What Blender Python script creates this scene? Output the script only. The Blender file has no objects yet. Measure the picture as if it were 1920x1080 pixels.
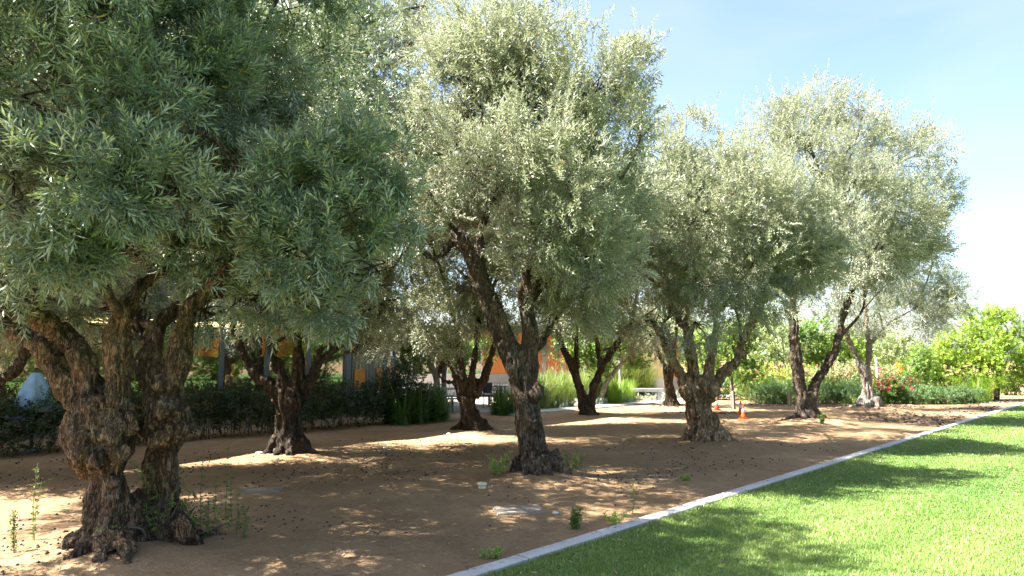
import bpy, bmesh, math, random
import numpy as np
from mathutils import Vector, Matrix

sc = bpy.context.scene
COL = sc.collection
rnd = random.Random(7)
RNG = np.random.default_rng(11)
RAD = math.radians

# ------------------------------------------------------------------ camera
F = 1280.0            # focal length in pixels of the 1920 wide photograph
HOR = 675.0           # row of the horizon
CAMZ = 1.65
PITCH = math.atan((HOR - 540) / F)
cam_d = bpy.data.cameras.new('camera'); cam = bpy.data.objects.new('camera', cam_d); COL.objects.link(cam)
cam_d.sensor_width = 36.0; cam_d.lens = 36.0 * F / 1920.0
cam_d.clip_start = 0.05; cam_d.clip_end = 3000
cam.location = (0, 0, CAMZ); cam.rotation_euler = (RAD(90) + PITCH, 0, 0)
sc.camera = cam

# ------------------------------------------------------------------ light
SUN_AZ = np.array([-1.0, -0.03]); SUN_AZ /= np.linalg.norm(SUN_AZ)
SUN_EL = RAD(54)
world = bpy.data.worlds.new('World'); sc.world = world; world.use_nodes = True
wn = world.node_tree.nodes; wl = world.node_tree.links
sky = wn.new('ShaderNodeTexSky'); sky.sky_type = 'NISHITA'; sky.sun_disc = False
sky.sun_elevation = SUN_EL; sky.sun_rotation = math.atan2(SUN_AZ[0], SUN_AZ[1])
sky.air_density = 1.0; sky.dust_density = 2.2; sky.ozone_density = 0.7; sky.altitude = 50
tcw = wn.new('ShaderNodeTexCoord'); mpw = wn.new('ShaderNodeMapping'); mpw.inputs['Scale'].default_value = (1.0, 2.2, 5.0); wl.new(tcw.outputs['Generated'], mpw.inputs[0])
nzw = wn.new('ShaderNodeTexNoise'); nzw.inputs['Scale'].default_value = 1.6; nzw.inputs['Detail'].default_value = 6; nzw.inputs['Distortion'].default_value = 0.8; wl.new(mpw.outputs[0], nzw.inputs['Vector'])
rmw = wn.new('ShaderNodeMapRange'); rmw.inputs[1].default_value = 0.42; rmw.inputs[2].default_value = 0.75; rmw.inputs[4].default_value = 0.30; wl.new(nzw.outputs['Fac'], rmw.inputs[0])
mxw = wn.new('ShaderNodeMix'); mxw.data_type = 'RGBA'; wl.new(rmw.outputs[0], mxw.inputs[0]); wl.new(sky.outputs[0], mxw.inputs[6]); mxw.inputs[7].default_value = (2.6, 2.75, 2.9, 1)   # thin high cloud
wl.new(mxw.outputs[2], wn['Background'].inputs[0]); wn['Background'].inputs[1].default_value = 0.056
sun_d = bpy.data.lights.new('sun', 'SUN'); sun_d.energy = 5.0; sun_d.angle = RAD(0.5); sun_d.color = (1.0, 0.95, 0.86)
sun = bpy.data.objects.new('sun', sun_d); COL.objects.link(sun); sun.location = (-20, -8, 30)
sdir = Vector((SUN_AZ[0] * math.cos(SUN_EL), SUN_AZ[1] * math.cos(SUN_EL), math.sin(SUN_EL)))
sun.rotation_euler = sdir.to_track_quat('Z', 'Y').to_euler()
sc.view_settings.view_transform = 'Standard'; sc.view_settings.look = 'None'
sc.view_settings.gamma = 1; sc.view_settings.use_curve_mapping = False
sc.view_settings.exposure = 2.85
sc.cycles.max_bounces = 6; sc.cycles.diffuse_bounces = 3; sc.cycles.glossy_bounces = 3
sc.cycles.transmission_bounces = 4; sc.cycles.transparent_max_bounces = 8
sc.cycles.caustics_reflective = False; sc.cycles.caustics_refractive = False
sc.cycles.use_denoising = True

# ------------------------------------------------------------------ geometry of the view
def ray(px, py):
    u = (px - 960) / F; v = (540 - py) / F
    return np.array([u, math.cos(PITCH) - v * math.sin(PITCH), math.sin(PITCH) + v * math.cos(PITCH)])
def at(px, py, Y):
    d = ray(px, py); return np.array([0, 0, CAMZ]) + d * (Y / d[1])
def G(px, py, z=0.0):
    d = ray(px, py); return np.array([0, 0, CAMZ]) + d * ((z - CAMZ) / d[2])
TH = math.atan2(1214, F)                     # direction of the rows
RV = np.array([math.sin(TH), math.cos(TH)]); LV = np.array([-math.cos(TH), math.sin(TH)])
def tq(t, q, z=0.0): return np.array([RV[0] * t + LV[0] * q, RV[1] * t + LV[1] * q, z])
ROWROT = math.atan2(RV[1], RV[0])
Q_CURB = 4.04; CURB_W = 0.15; Q_BACK = 14.0

# ------------------------------------------------------------------ numeric noise
def _hash(ix, iy, iz, seed):
    h = (ix.astype(np.int64) * 374761393 + iy.astype(np.int64) * 668265263 + iz.astype(np.int64) * 2147483647 + seed * 974711) & 0xFFFFFFFF
    h = ((h ^ (h >> 13)) * 1274126177) & 0xFFFFFFFF
    h = ((h ^ (h >> 16)) * 2246822519) & 0xFFFFFFFF
    return ((h ^ (h >> 15)) & 0xFFFFFF) / float(0xFFFFFF)
def vnoise(p, seed=0):
    p = np.asarray(p, float); i = np.floor(p).astype(np.int64); f = p - i; f = f * f * (3 - 2 * f)
    out = 0
    for a in (0, 1):
        for b in (0, 1):
            for c in (0, 1):
                w = (f[:, 0] if a else 1 - f[:, 0]) * (f[:, 1] if b else 1 - f[:, 1]) * (f[:, 2] if c else 1 - f[:, 2])
                out = out + w * _hash(i[:, 0] + a, i[:, 1] + b, i[:, 2] + c, seed)
    return out
def fnoise(p, seed=0, oct=3):
    s = 0; amp = 1; tot = 0
    for k in range(oct):
        s = s + amp * vnoise(np.asarray(p) * 2 ** k, seed + k); tot += amp; amp *= 0.5
    return s / tot

# ------------------------------------------------------------------ object helpers
def setp(o, label=None, cat=None, group=None, kind=None):
    if label: o['label'] = label
    if cat: o['category'] = cat
    if group: o['group'] = group
    if kind: o['kind'] = kind
    return o
def thing(name, label, cat, loc=(0, 0, 0), rz=0.0, group=None):
    o = bpy.data.objects.new(name, None); COL.objects.link(o)
    o.location = [float(a) for a in loc]; o.rotation_euler = (0, 0, rz); o.empty_display_size = 0.2
    return setp(o, label, cat, group)
def link(name, me, mat, parent=None):
    o = bpy.data.objects.new(name, me); COL.objects.link(o)
    if mat is not None and not me.materials: me.materials.append(mat)
    if parent is not None: o.parent = parent
    return o
def np_mesh(name, V, faces_flat, sizes, tint=None, smooth=False):
    me = bpy.data.meshes.new(name)
    V = np.ascontiguousarray(V, dtype=np.float32).reshape(-1, 3)
    me.vertices.add(len(V)); me.vertices.foreach_set('co', V.ravel())
    faces_flat = np.ascontiguousarray(faces_flat, dtype=np.int32).ravel(); sizes = np.ascontiguousarray(sizes, dtype=np.int32)
    me.loops.add(len(faces_flat)); me.loops.foreach_set('vertex_index', faces_flat)
    me.polygons.add(len(sizes)); st = np.concatenate([[0], np.cumsum(sizes)[:-1]]).astype(np.int32)
    me.polygons.foreach_set('loop_start', st)
    me.polygons.foreach_set('use_smooth', np.full(len(sizes), smooth))
    me.update(calc_edges=True)
    if tint is not None:
        a = me.attributes.new('tint', 'FLOAT', 'FACE'); a.data.foreach_set('value', np.ascontiguousarray(tint, dtype=np.float32))
    return me
class MB:
    """collects simple shapes into one mesh"""
    def __init__(s): s.v = []; s.f = []; s.sm = []
    def add(s, V, Fs, smooth=False):
        n = len(s.v); s.v += [tuple(float(c) for c in p) for p in V]; s.f += [tuple(i + n for i in f) for f in Fs]; s.sm += [smooth] * len(Fs)
    def box(s, a, b, rz=0, off=(0, 0, 0)):
        (x0, y0, z0), (x1, y1, z1) = a, b
        P = [(x0, y0, z0), (x1, y0, z0), (x1, y1, z0), (x0, y1, z0), (x0, y0, z1), (x1, y0, z1), (x1, y1, z1), (x0, y1, z1)]
        c, w = math.cos(rz), math.sin(rz)
        P = [(c * x - w * y + off[0], w * x + c * y + off[1], z + off[2]) for x, y, z in P]
        s.add(P, [(0, 3, 2, 1), (4, 5, 6, 7), (0, 1, 5, 4), (1, 2, 6, 5), (2, 3, 7, 6), (3, 0, 4, 7)])
    def tube(s, pts, rad, seg=8, cap=True, smooth=True):
        pts = np.asarray(pts, float); rad = np.broadcast_to(np.asarray(rad, float), (len(pts),))
        V = []; up = np.array([0.31, 0.2, 0.93]); prev = None
        for i, p in enumerate(pts):
            t = pts[min(i + 1, len(pts) - 1)] - pts[max(i - 1, 0)]; t = t / (np.linalg.norm(t) + 1e-9)
            if prev is None:
                a = np.cross(t, up); 
                if np.linalg.norm(a) < 1e-3: a = np.cross(t, np.array([1, 0, 0.]))
            else: a = prev - t * np.dot(prev, t)
            a = a / (np.linalg.norm(a) + 1e-9); prev = a; b = np.cross(t, a)
            for k in range(seg):
                th = 2 * math.pi * k / seg
                V.append(p + rad[i] * (math.cos(th) * a + math.sin(th) * b))
        Fs = []
        for i in range(len(pts) - 1):
            for k in range(seg):
                k2 = (k + 1) % seg
                Fs.append((i * seg + k, i * seg + k2, (i + 1) * seg + k2, (i + 1) * seg + k))
        if cap:
            Fs.append(tuple(reversed(range(seg)))); Fs.append(tuple((len(pts) - 1) * seg + k for k in range(seg)))
        s.add(V, Fs, smooth)
    def lathe(s, prof, seg=24, c=(0, 0, 0), smooth=True):
        V = []; n = len(prof)
        for r, z in prof:
            for k in range(seg):
                th = 2 * math.pi * k / seg; V.append((c[0] + r * math.cos(th), c[1] + r * math.sin(th), c[2] + z))
        Fs = [(i * seg + k, i * seg + (k + 1) % seg, (i + 1) * seg + (k + 1) % seg, (i + 1) * seg + k) for i in range(n - 1) for k in range(seg)]
        Fs.append(tuple(reversed(range(seg)))); Fs.append(tuple((n - 1) * seg + k for k in range(seg)))
        s.add(V, Fs, smooth)
    def ball(s, c, r, seg=12, rings=8, sc3=(1, 1, 1)):
        V = []
        for i in range(rings + 1):
            ph = math.pi * (0.02 + 0.96 * i / rings)
            for k in range(seg):
                th = 2 * math.pi * k / seg
                V.append((c[0] + r * sc3[0] * math.sin(ph) * math.cos(th), c[1] + r * sc3[1] * math.sin(ph) * math.sin(th), c[2] - r * sc3[2] * math.cos(ph)))
        Fs = [(i * seg + k, i * seg + (k + 1) % seg, (i + 1) * seg + (k + 1) % seg, (i + 1) * seg + k) for i in range(rings) for k in range(seg)]
        Fs.append(tuple(reversed(range(seg)))); Fs.append(tuple(rings * seg + k for k in range(seg)))
        s.add(V, Fs, True)
    def mesh(s, name):
        me = bpy.data.meshes.new(name); me.from_pydata(s.v, [], s.f); me.update()
        me.polygons.foreach_set('use_smooth', s.sm); return me
    def obj(s, name, mat, parent=None): return link(name, s.mesh(name), mat, parent)
def spline(P, R, n=8):
    P = np.asarray(P, float); R = np.asarray(R, float)
    if len(P) < 3:
        t = np.linspace(0, 1, n)[:, None]; return P[0] + (P[1] - P[0]) * t, np.linspace(R[0], R[1], n)
    Q = np.vstack([2 * P[0] - P[1], P, 2 * P[-1] - P[-2]]); out = []; ro = []
    for i in range(len(P) - 1):
        a, b, c, d = Q[i:i + 4]
        for t in np.linspace(0, 1, n, endpoint=(i == len(P) - 2)):
            out.append(0.5 * ((2 * b) + (c - a) * t + (2 * a - 5 * b + 4 * c - d) * t * t + (-a + 3 * b - 3 * c + d) * t ** 3))
            ro.append(R[i] + (R[i + 1] - R[i]) * t)
    return np.array(out), np.array(ro)

# ------------------------------------------------------------------ materials
class NT:
    def __init__(s, name):
        s.m = bpy.data.materials.new(name); s.m.use_nodes = True; s.t = s.m.node_tree; s.n = s.t.nodes; s.p = s.n['Principled BSDF']; s.out = s.n['Material Output']
    def node(s, ty, **kw):
        x = s.n.new(ty)
        for k, v in kw.items():
            if k in ('operation', 'blend_type', 'data_type', 'feature', 'attribute_name', 'attribute_type', 'wave_type', 'bands_direction'): setattr(x, k, v)
            else: x.inputs[k].default_value = v
        return x
    def l(s, a, b): s.t.links.new(a, b)
    def ramp(s, fac, stops):
        r = s.n.new('ShaderNodeValToRGB'); e = r.color_ramp.elements
        while len(e) < len(stops): e.new(0.5)
        for x, (p, c) in zip(e, stops): x.position = p; x.color = (*c, 1) if len(c) == 3 else c
        s.l(fac, r.inputs[0]); return r.outputs[0]
    def mix(s, fac, a, b, blend='MIX'):
        m = s.n.new('ShaderNodeMix'); m.data_type = 'RGBA'; m.blend_type = blend
        for v, i in ((fac, 0), (a, 6), (b, 7)):
            if hasattr(v, 'links'): s.l(v, m.inputs[i])
            else: m.inputs[i].default_value = v if not isinstance(v, tuple) else (*v, 1)
        return m.outputs[2]
    def coords(s, scale=(1, 1, 1), kind='Object'):
        c = s.n.new('ShaderNodeTexCoord'); mp = s.n.new('ShaderNodeMapping'); mp.inputs['Scale'].default_value = scale
        s.l(c.outputs[kind], mp.inputs[0]); return mp.outputs[0]
    def noise(s, vec, scale, detail=4, rough=0.55, dist=0.0):
        x = s.n.new('ShaderNodeTexNoise'); x.inputs['Scale'].default_value = scale; x.inputs['Detail'].default_value = detail
        x.inputs['Roughness'].default_value = rough; x.inputs['Distortion'].default_value = dist
        s.l(vec, x.inputs['Vector']); return x.outputs['Fac']
    def bump(s, h, strength=0.4, dist=0.02):
        b = s.n.new('ShaderNodeBump'); b.inputs['Strength'].default_value = strength; b.inputs['Distance'].default_value = dist
        s.l(h, b.inputs['Height']); s.l(b.outputs[0], s.p.inputs['Normal'])
    def base(s, c):
        if hasattr(c, 'links'): s.l(c, s.p.inputs['Base Color'])
        else: s.p.inputs['Base Color'].default_value = (*c, 1)
    def rough(s, r): s.p.inputs['Roughness'].default_value = r
    def spec(s, r): s.p.inputs['Specular IOR Level'].default_value = r

def plain(name, c, rough=0.6, var=0.15, scale=6.0, metal=0.0, bump=0.0, spec=0.4):
    m = NT(name); v = m.coords(); n = m.noise(v, scale)
    m.base(m.ramp(n, [(0.25, tuple(x * (1 - var) for x in c)), (0.75, tuple(min(1, x * (1 + var)) for x in c))]))
    m.rough(rough); m.p.inputs['Metallic'].default_value = metal; m.spec(spec)
    if bump: m.bump(m.noise(v, scale * 8), bump, 0.01)
    return m.m

def leaf_mat(name, top_a, top_b, under=None, trans=0.25, odd=None, rough=0.45, spec=0.5, odd_at=0.985, glow=(0.30, 0.36, 0.06)):
    m = NT(name)
    a = m.node('ShaderNodeAttribute', attribute_name='tint')
    stops = [(0.0, top_a), (0.9, top_b)]
    col = m.ramp(a.outputs['Fac'], stops)
    if under is not None:
        g = m.n.new('ShaderNodeNewGeometry')
        col = m.mix(g.outputs['Backfacing'], col, under)
    if odd is not None:
        cmp = m.node('ShaderNodeMath', operation='GREATER_THAN'); m.l(a.outputs['Fac'], cmp.inputs[0]); cmp.inputs[1].default_value = odd_at
        col = m.mix(cmp.outputs[0], col, odd)
    m.base(col); m.rough(rough); m.spec(spec)
    if trans > 0:
        t = m.n.new('ShaderNodeBsdfTranslucent'); mx = m.n.new('ShaderNodeMixShader'); mx.inputs[0].default_value = trans
        tc = m.mix(0.6, col, glow)
        m.l(tc, t.inputs[0]); m.l(m.p.outputs[0], mx.inputs[1]); m.l(t.outputs[0], mx.inputs[2]); m.l(mx.outputs[0], m.out.inputs[0])
    return m.m

M = {}
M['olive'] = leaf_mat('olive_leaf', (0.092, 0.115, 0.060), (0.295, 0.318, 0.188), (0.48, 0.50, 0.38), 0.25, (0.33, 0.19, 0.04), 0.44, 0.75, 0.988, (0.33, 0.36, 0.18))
M['olive_shaded'] = leaf_mat('olive_leaf_shaded', (0.036, 0.080, 0.056), (0.140, 0.192, 0.120), (0.35, 0.40, 0.33), 0.17, (0.35, 0.30, 0.06), 0.38, 0.6, 0.985)  # darker, bluer olive leaf; the shade on the nearest crown is painted in
M['yellow_leaf'] = leaf_mat('bright_leaf', (0.10, 0.22, 0.018), (0.29, 0.41, 0.04), None, 0.35, None, 0.45, 0.4)
M['green_leaf'] = leaf_mat('green_leaf', (0.06, 0.14, 0.02), (0.15, 0.27, 0.04), None, 0.35, None, 0.45, 0.4)
M['pale_leaf'] = leaf_mat('pale_leaf', (0.15, 0.22, 0.08), (0.30, 0.36, 0.17), None, 0.3, None, 0.45, 0.4)
M['fresh_leaf'] = leaf_mat('fresh_leaf', (0.14, 0.26, 0.03), (0.28, 0.40, 0.06), None, 0.35, None, 0.45, 0.4)
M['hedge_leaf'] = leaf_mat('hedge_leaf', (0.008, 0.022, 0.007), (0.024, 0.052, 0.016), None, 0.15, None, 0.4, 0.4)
M['strap_leaf'] = leaf_mat('strap_leaf', (0.022, 0.075, 0.012), (0.07, 0.165, 0.026), None, 0.25, None, 0.4, 0.5)
M['grass_leaf'] = leaf_mat('fountain_grass_leaf', (0.08, 0.17, 0.025), (0.22, 0.30, 0.08), None, 0.3, (0.42, 0.34, 0.22), 0.5, 0.3, 0.93)
M['lime_grass'] = leaf_mat('lime_grass_leaf', (0.13, 0.27, 0.02), (0.27, 0.42, 0.05), None, 0.3, None, 0.5, 0.3)
M['plume'] = leaf_mat('grass_plume', (0.30, 0.27, 0.19), (0.48, 0.42, 0.32), None, 0.3, None, 0.7, 0.2)
M['lavender'] = leaf_mat('lavender_leaf', (0.05, 0.11, 0.04), (0.12, 0.21, 0.075), None, 0.2, None, 0.55, 0.3)
M['bluegrey'] = leaf_mat('groundcover_leaf', (0.16, 0.22, 0.19), (0.30, 0.36, 0.31), None, 0.2, None, 0.55, 0.3)
M['weed'] = leaf_mat('weed_leaf', (0.05, 0.10, 0.025), (0.13, 0.20, 0.05), None, 0.25, None, 0.5, 0.3)
M['weed_bright'] = leaf_mat('weed_leaf_bright', (0.16, 0.28, 0.05), (0.30, 0.42, 0.09), None, 0.3, None, 0.5, 0.3)
M['magenta'] = leaf_mat('magenta_petal', (0.38, 0.015, 0.07), (0.62, 0.03, 0.13), None, 0.3, None, 0.5, 0.3)
M['pink'] = leaf_mat('pink_petal', (0.62, 0.20, 0.17), (0.80, 0.40, 0.32), None, 0.3, None, 0.5, 0.3)
M['orange_petal'] = leaf_mat('orange_petal', (0.75, 0.30, 0.02), (0.85, 0.45, 0.03), None, 0.3, None, 0.5, 0.3)
M['conifer'] = leaf_mat('hazy_conifer_needles', (0.10, 0.14, 0.11), (0.17, 0.21, 0.16), None, 0.05, None, 0.7, 0.2)  # greyed green, distance haze mixed into the needle colour
M['lawn_blade'] = leaf_mat('lawn_blade', (0.05, 0.125, 0.016), (0.22, 0.31, 0.075), None, 0.25, (0.44, 0.43, 0.24), 0.42, 0.35, 0.965)
M['litter'] = leaf_mat('dry_leaf', (0.10, 0.07, 0.045), (0.40, 0.31, 0.20), None, 0.0, None, 0.7, 0.2)
M['mulch'] = leaf_mat('mulch_chip', (0.055, 0.04, 0.03), (0.22, 0.16, 0.12), None, 0.0, None, 0.8, 0.2)

def bark(name, dark, mid, light, fine=1.0):
    m = NT(name); v = m.coords((9 * fine, 9 * fine, 3.0 * fine)); v2 = m.coords((1, 1, 1))
    a = m.noise(v, 2.0, 6, 0.65, 0.6); b = m.noise(v2, 3.0, 3, 0.5); c = m.noise(v2, 34.0, 4, 0.6)
    v3 = m.coords((30 * fine, 30 * fine, 8.0 * fine)); vo = m.noise(v3, 1.0, 4, 0.6, 0.8)
    ab = m.node('ShaderNodeMath', operation='SUBTRACT'); m.l(vo, ab.inputs[0]); ab.inputs[1].default_value = 0.5
    ab2 = m.node('ShaderNodeMath', operation='ABSOLUTE'); m.l(ab.outputs[0], ab2.inputs[0])
    col = m.ramp(a, [(0.30, dark), (0.52, mid), (0.75, light)])
    col = m.mix(m.ramp(b, [(0.45, (0, 0, 0)), (0.7, (0.55, 0.55, 0.55))]), col, tuple(x * y for x, y in zip(light, (1.15, 0.95, 0.75))))
    crack = m.ramp(ab2.outputs[0], [(0.0, (0.22, 0.20, 0.18)), (0.075, (1, 1, 1))])
    li = m.noise(v2, 7.0, 6, 0.7); col = m.mix(m.ramp(li, [(0.56, (0, 0, 0)), (0.66, (0.6, 0.6, 0.6))]), col, (light[0] * 1.1, light[1] * 1.2, light[2] * 1.2))
    col = m.mix(0.8, col, crack, 'MULTIPLY')
    m.base(col); m.rough(0.88); m.spec(0.2)
    h = m.node('ShaderNodeMath', operation='ADD'); m.l(a, h.inputs[0])
    h2 = m.node('ShaderNodeMath', operation='MULTIPLY'); m.l(crack, h2.inputs[0]); h2.inputs[1].default_value = 0.5
    m.l(h2.outputs[0], h.inputs[1])
    h3 = m.node('ShaderNodeMath', operation='MULTIPLY_ADD'); m.l(c, h3.inputs[0]); h3.inputs[1].default_value = 0.35; m.l(h.outputs[0], h3.inputs[2])
    m.bump(h3.outputs[0], 1.0, 0.045)
    return m.m
M['bark'] = bark('olive_bark', (0.035, 0.027, 0.021), (0.115, 0.09, 0.07), (0.24, 0.20, 0.16))
M['bark_warm'] = bark('olive_bark_warm', (0.038, 0.027, 0.020), (0.135, 0.096, 0.068), (0.31, 0.245, 0.18))
M['bark_sunlit'] = bark('olive_bark_sunlit', (0.09, 0.058, 0.038), (0.36, 0.24, 0.15), (0.62, 0.50, 0.35))  # lighter copy of the olive bark, sunlight on the trunk put into the colour
M['bark_shaded'] = bark('olive_bark_shaded', (0.022, 0.016, 0.012), (0.07, 0.052, 0.038), (0.15, 0.12, 0.09))  # darkened copy of the olive bark, shade of the back trees in its colour
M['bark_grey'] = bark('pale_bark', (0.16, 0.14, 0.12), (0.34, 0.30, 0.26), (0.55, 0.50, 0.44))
M['twig'] = plain('twig_bark', (0.14, 0.115, 0.09), 0.9, 0.4, 20)
M['stem'] = plain('weed_stem', (0.12, 0.13, 0.06), 0.8, 0.3, 20)

# soil
def soil():
    m = NT('dry_soil'); v = m.coords()
    a = m.noise(v, 0.45, 5, 0.6); b = m.noise(v, 3.0, 6, 0.65); c = m.noise(v, 42.0, 5, 0.7); d = m.noise(v, 190.0, 2, 0.6)
    col = m.ramp(a, [(0.30, (0.225, 0.140, 0.072)), (0.55, (0.36, 0.238, 0.132)), (0.75, (0.45, 0.32, 0.20))])
    col = m.mix(m.ramp(b, [(0.35, (0, 0, 0)), (0.7, (0.6, 0.6, 0.6))]), col, (0.21, 0.13, 0.065))
    col = m.mix(m.ramp(c, [(0.52, (0, 0, 0)), (0.72, (0.5, 0.5, 0.5))]), col, (0.46, 0.36, 0.25))
    col = m.mix(m.ramp(d, [(0.58, (0, 0, 0)), (0.7, (0.75, 0.75, 0.75))]), col, (0.10, 0.065, 0.04))
    m.base(col); m.rough(0.95); m.spec(0.15)
    h = m.node('ShaderNodeMath', operation='MULTIPLY_ADD'); m.l(d, h.inputs[0]); h.inputs[1].default_value = 0.35; m.l(c, h.inputs[2])
    k = m.noise(v, 9.0, 4, 0.6); h2 = m.node('ShaderNodeMath', operation='MULTIPLY_ADD'); m.l(k, h2.inputs[0]); h2.inputs[1].default_value = 1.6; m.l(h.outputs[0], h2.inputs[2])
    m.bump(h2.outputs[0], 0.9, 0.03); return m.m
M['soil'] = soil()
def lawn_soil():
    m = NT('lawn_turf'); v = m.coords(); a = m.noise(v, 1.2, 5, 0.6); b = m.noise(v, 60, 4, 0.7)
    col = m.ramp(a, [(0.3, (0.06, 0.13, 0.018)), (0.7, (0.13, 0.21, 0.035))])
    col = m.mix(m.ramp(b, [(0.45, (0, 0, 0)), (0.75, (0.7, 0.7, 0.7))]), col, (0.03, 0.07, 0.012))
    m.base(col); m.rough(0.8); m.bump(b, 0.8, 0.03); return m.m
M['turf'] = lawn_soil()
def concrete(name, c):
    m = NT(name); v = m.coords(); a = m.noise(v, 1.4, 5, 0.6); b = m.noise(v, 70, 4, 0.65); e = m.noise(v, 6, 5, 0.7)
    col = m.ramp(a, [(0.3, tuple(x * 0.82 for x in c)), (0.7, tuple(min(1, x * 1.1) for x in c))])
    col = m.mix(m.ramp(b, [(0.5, (0, 0, 0)), (0.75, (0.35, 0.35, 0.35))]), col, tuple(x * 0.55 for x in c))
    col = m.mix(m.ramp(e, [(0.58, (0, 0, 0)), (0.75, (0.45, 0.45, 0.45))]), col, (0.27, 0.21, 0.15))
    m.base(col); m.rough(0.9); m.spec(0.2); m.bump(b, 0.35, 0.006); return m.m
M['concrete'] = concrete('concrete', (0.47, 0.46, 0.45))
M['concrete_dark'] = concrete('old_concrete', (0.24, 0.205, 0.165))
M['stucco_orange'] = plain('orange_stucco', (0.56, 0.20, 0.065), 0.9, 0.10, 2.0, bump=0.2)
M['stucco_sunlit'] = plain('sunlit_stucco', (0.78, 0.60, 0.34), 0.9, 0.06, 2.0, bump=0.2)  # cream carries the bright tone of orange stucco in full sun
M['block_grey'] = plain('grey_block', (0.30, 0.30, 0.31), 0.9, 0.12, 3.0, bump=0.2)
M['white_panel'] = plain('white_panel', (0.72, 0.72, 0.72), 0.5, 0.05, 2.0)
M['white_frame'] = plain('white_frame', (0.75, 0.76, 0.77), 0.4, 0.05, 3.0)
M['steel_blue'] = plain('painted_steel', (0.08, 0.105, 0.15), 0.4, 0.1, 5.0, spec=0.5)
M['metal_grey'] = plain('grey_metal_cladding', (0.15, 0.165, 0.19), 0.42, 0.12, 3.0, 0.5)
M['metal_light'] = plain('light_metal_cladding', (0.12, 0.14, 0.17), 0.45, 0.12, 3.0, 0.3)
M['timber_orange'] = plain('orange_timber', (0.50, 0.20, 0.04), 0.45, 0.25, 4.0)
M['interior_dark'] = plain('interior_dark', (0.08, 0.07, 0.065), 0.7, 0.2, 2.0)
M['interior_floor'] = plain('interior_floor', (0.20, 0.17, 0.14), 0.5, 0.2, 2.0)
M['ceiling'] = plain('interior_ceiling', (0.16, 0.125, 0.09), 0.8, 0.1, 2.0)
M['wood'] = plain('weathered_wood', (0.22, 0.17, 0.12), 0.85, 0.3, 20)
M['black_metal'] = plain('black_metal', (0.02, 0.02, 0.022), 0.45, 0.2, 5)
M['table_metal'] = plain('table_metal', (0.22, 0.23, 0.24), 0.5, 0.15, 5, 0.3)
M['rubber'] = plain('black_rubber', (0.025, 0.025, 0.025), 0.8, 0.2, 12)
M['cone_orange'] = plain('cone_orange', (0.85, 0.13, 0.015), 0.5, 0.10, 14)
M['cone_red'] = plain('cone_red', (0.72, 0.05, 0.025), 0.5, 0.10, 14)
M['cone_white'] = plain('reflective_collar', (0.75, 0.75, 0.74), 0.35, 0.06, 14)
M['pvc'] = plain('pale_plastic', (0.55, 0.49, 0.38), 0.6, 0.2, 18)
M['blue_fabric'] = plain('pale_blue_fabric', (0.22, 0.36, 0.50), 0.7, 0.25, 5)
M['skin'] = plain('skin', (0.50, 0.31, 0.22), 0.55, 0.06, 9)
M['hair'] = plain('grey_hair', (0.33, 0.30, 0.27), 0.7, 0.3, 60)
M['shirt'] = plain('white_shirt', (0.70, 0.72, 0.74), 0.8, 0.06, 12)
M['trousers'] = plain('dark_trousers', (0.03, 0.035, 0.05), 0.8, 0.15, 12)
M['olive_fruit'] = plain('olive_fruit', (0.018, 0.012, 0.016), 0.45, 0.4, 30)
M['stone'] = plain('pale_stone', (0.60, 0.57, 0.52), 0.8, 0.2, 10)
def glass(name, refl, tint):
    m = NT(name); g = m.n.new('ShaderNodeBsdfGlossy'); g.inputs['Roughness'].default_value = 0.02; g.inputs[0].default_value = (0.85, 0.92, 0.95, 1)
    t = m.n.new('ShaderNodeBsdfTransparent'); t.inputs[0].default_value = (*tint, 1)
    lw = m.n.new('ShaderNodeLayerWeight'); lw.inputs[0].default_value = 0.35
    ad = m.node('ShaderNodeMath', operation='MULTIPLY_ADD'); m.l(lw.outputs['Fresnel'], ad.inputs[0]); ad.inputs[1].default_value = 0.6; ad.inputs[2].default_value = refl
    mx = m.n.new('ShaderNodeMixShader'); m.l(ad.outputs[0], mx.inputs[0]); m.l(t.outputs[0], mx.inputs[1]); m.l(g.outputs[0], mx.inputs[2]); m.l(mx.outputs[0], m.out.inputs[0]); return m.m
M['glass'] = glass('window_glass', 0.14, (0.55, 0.60, 0.58))
M['glass_far'] = glass('office_glass', 0.25, (0.30, 0.36, 0.36))
def emit(name, c, st):
    m = NT(name); m.p.inputs['Emission Color'].default_value = (*c, 1); m.p.inputs['Emission Strength'].default_value = st; m.base((0.8, 0.8, 0.8)); return m.m
M['lamp'] = emit('lit_strip', (1.0, 0.66, 0.25), 3.0)

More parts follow.
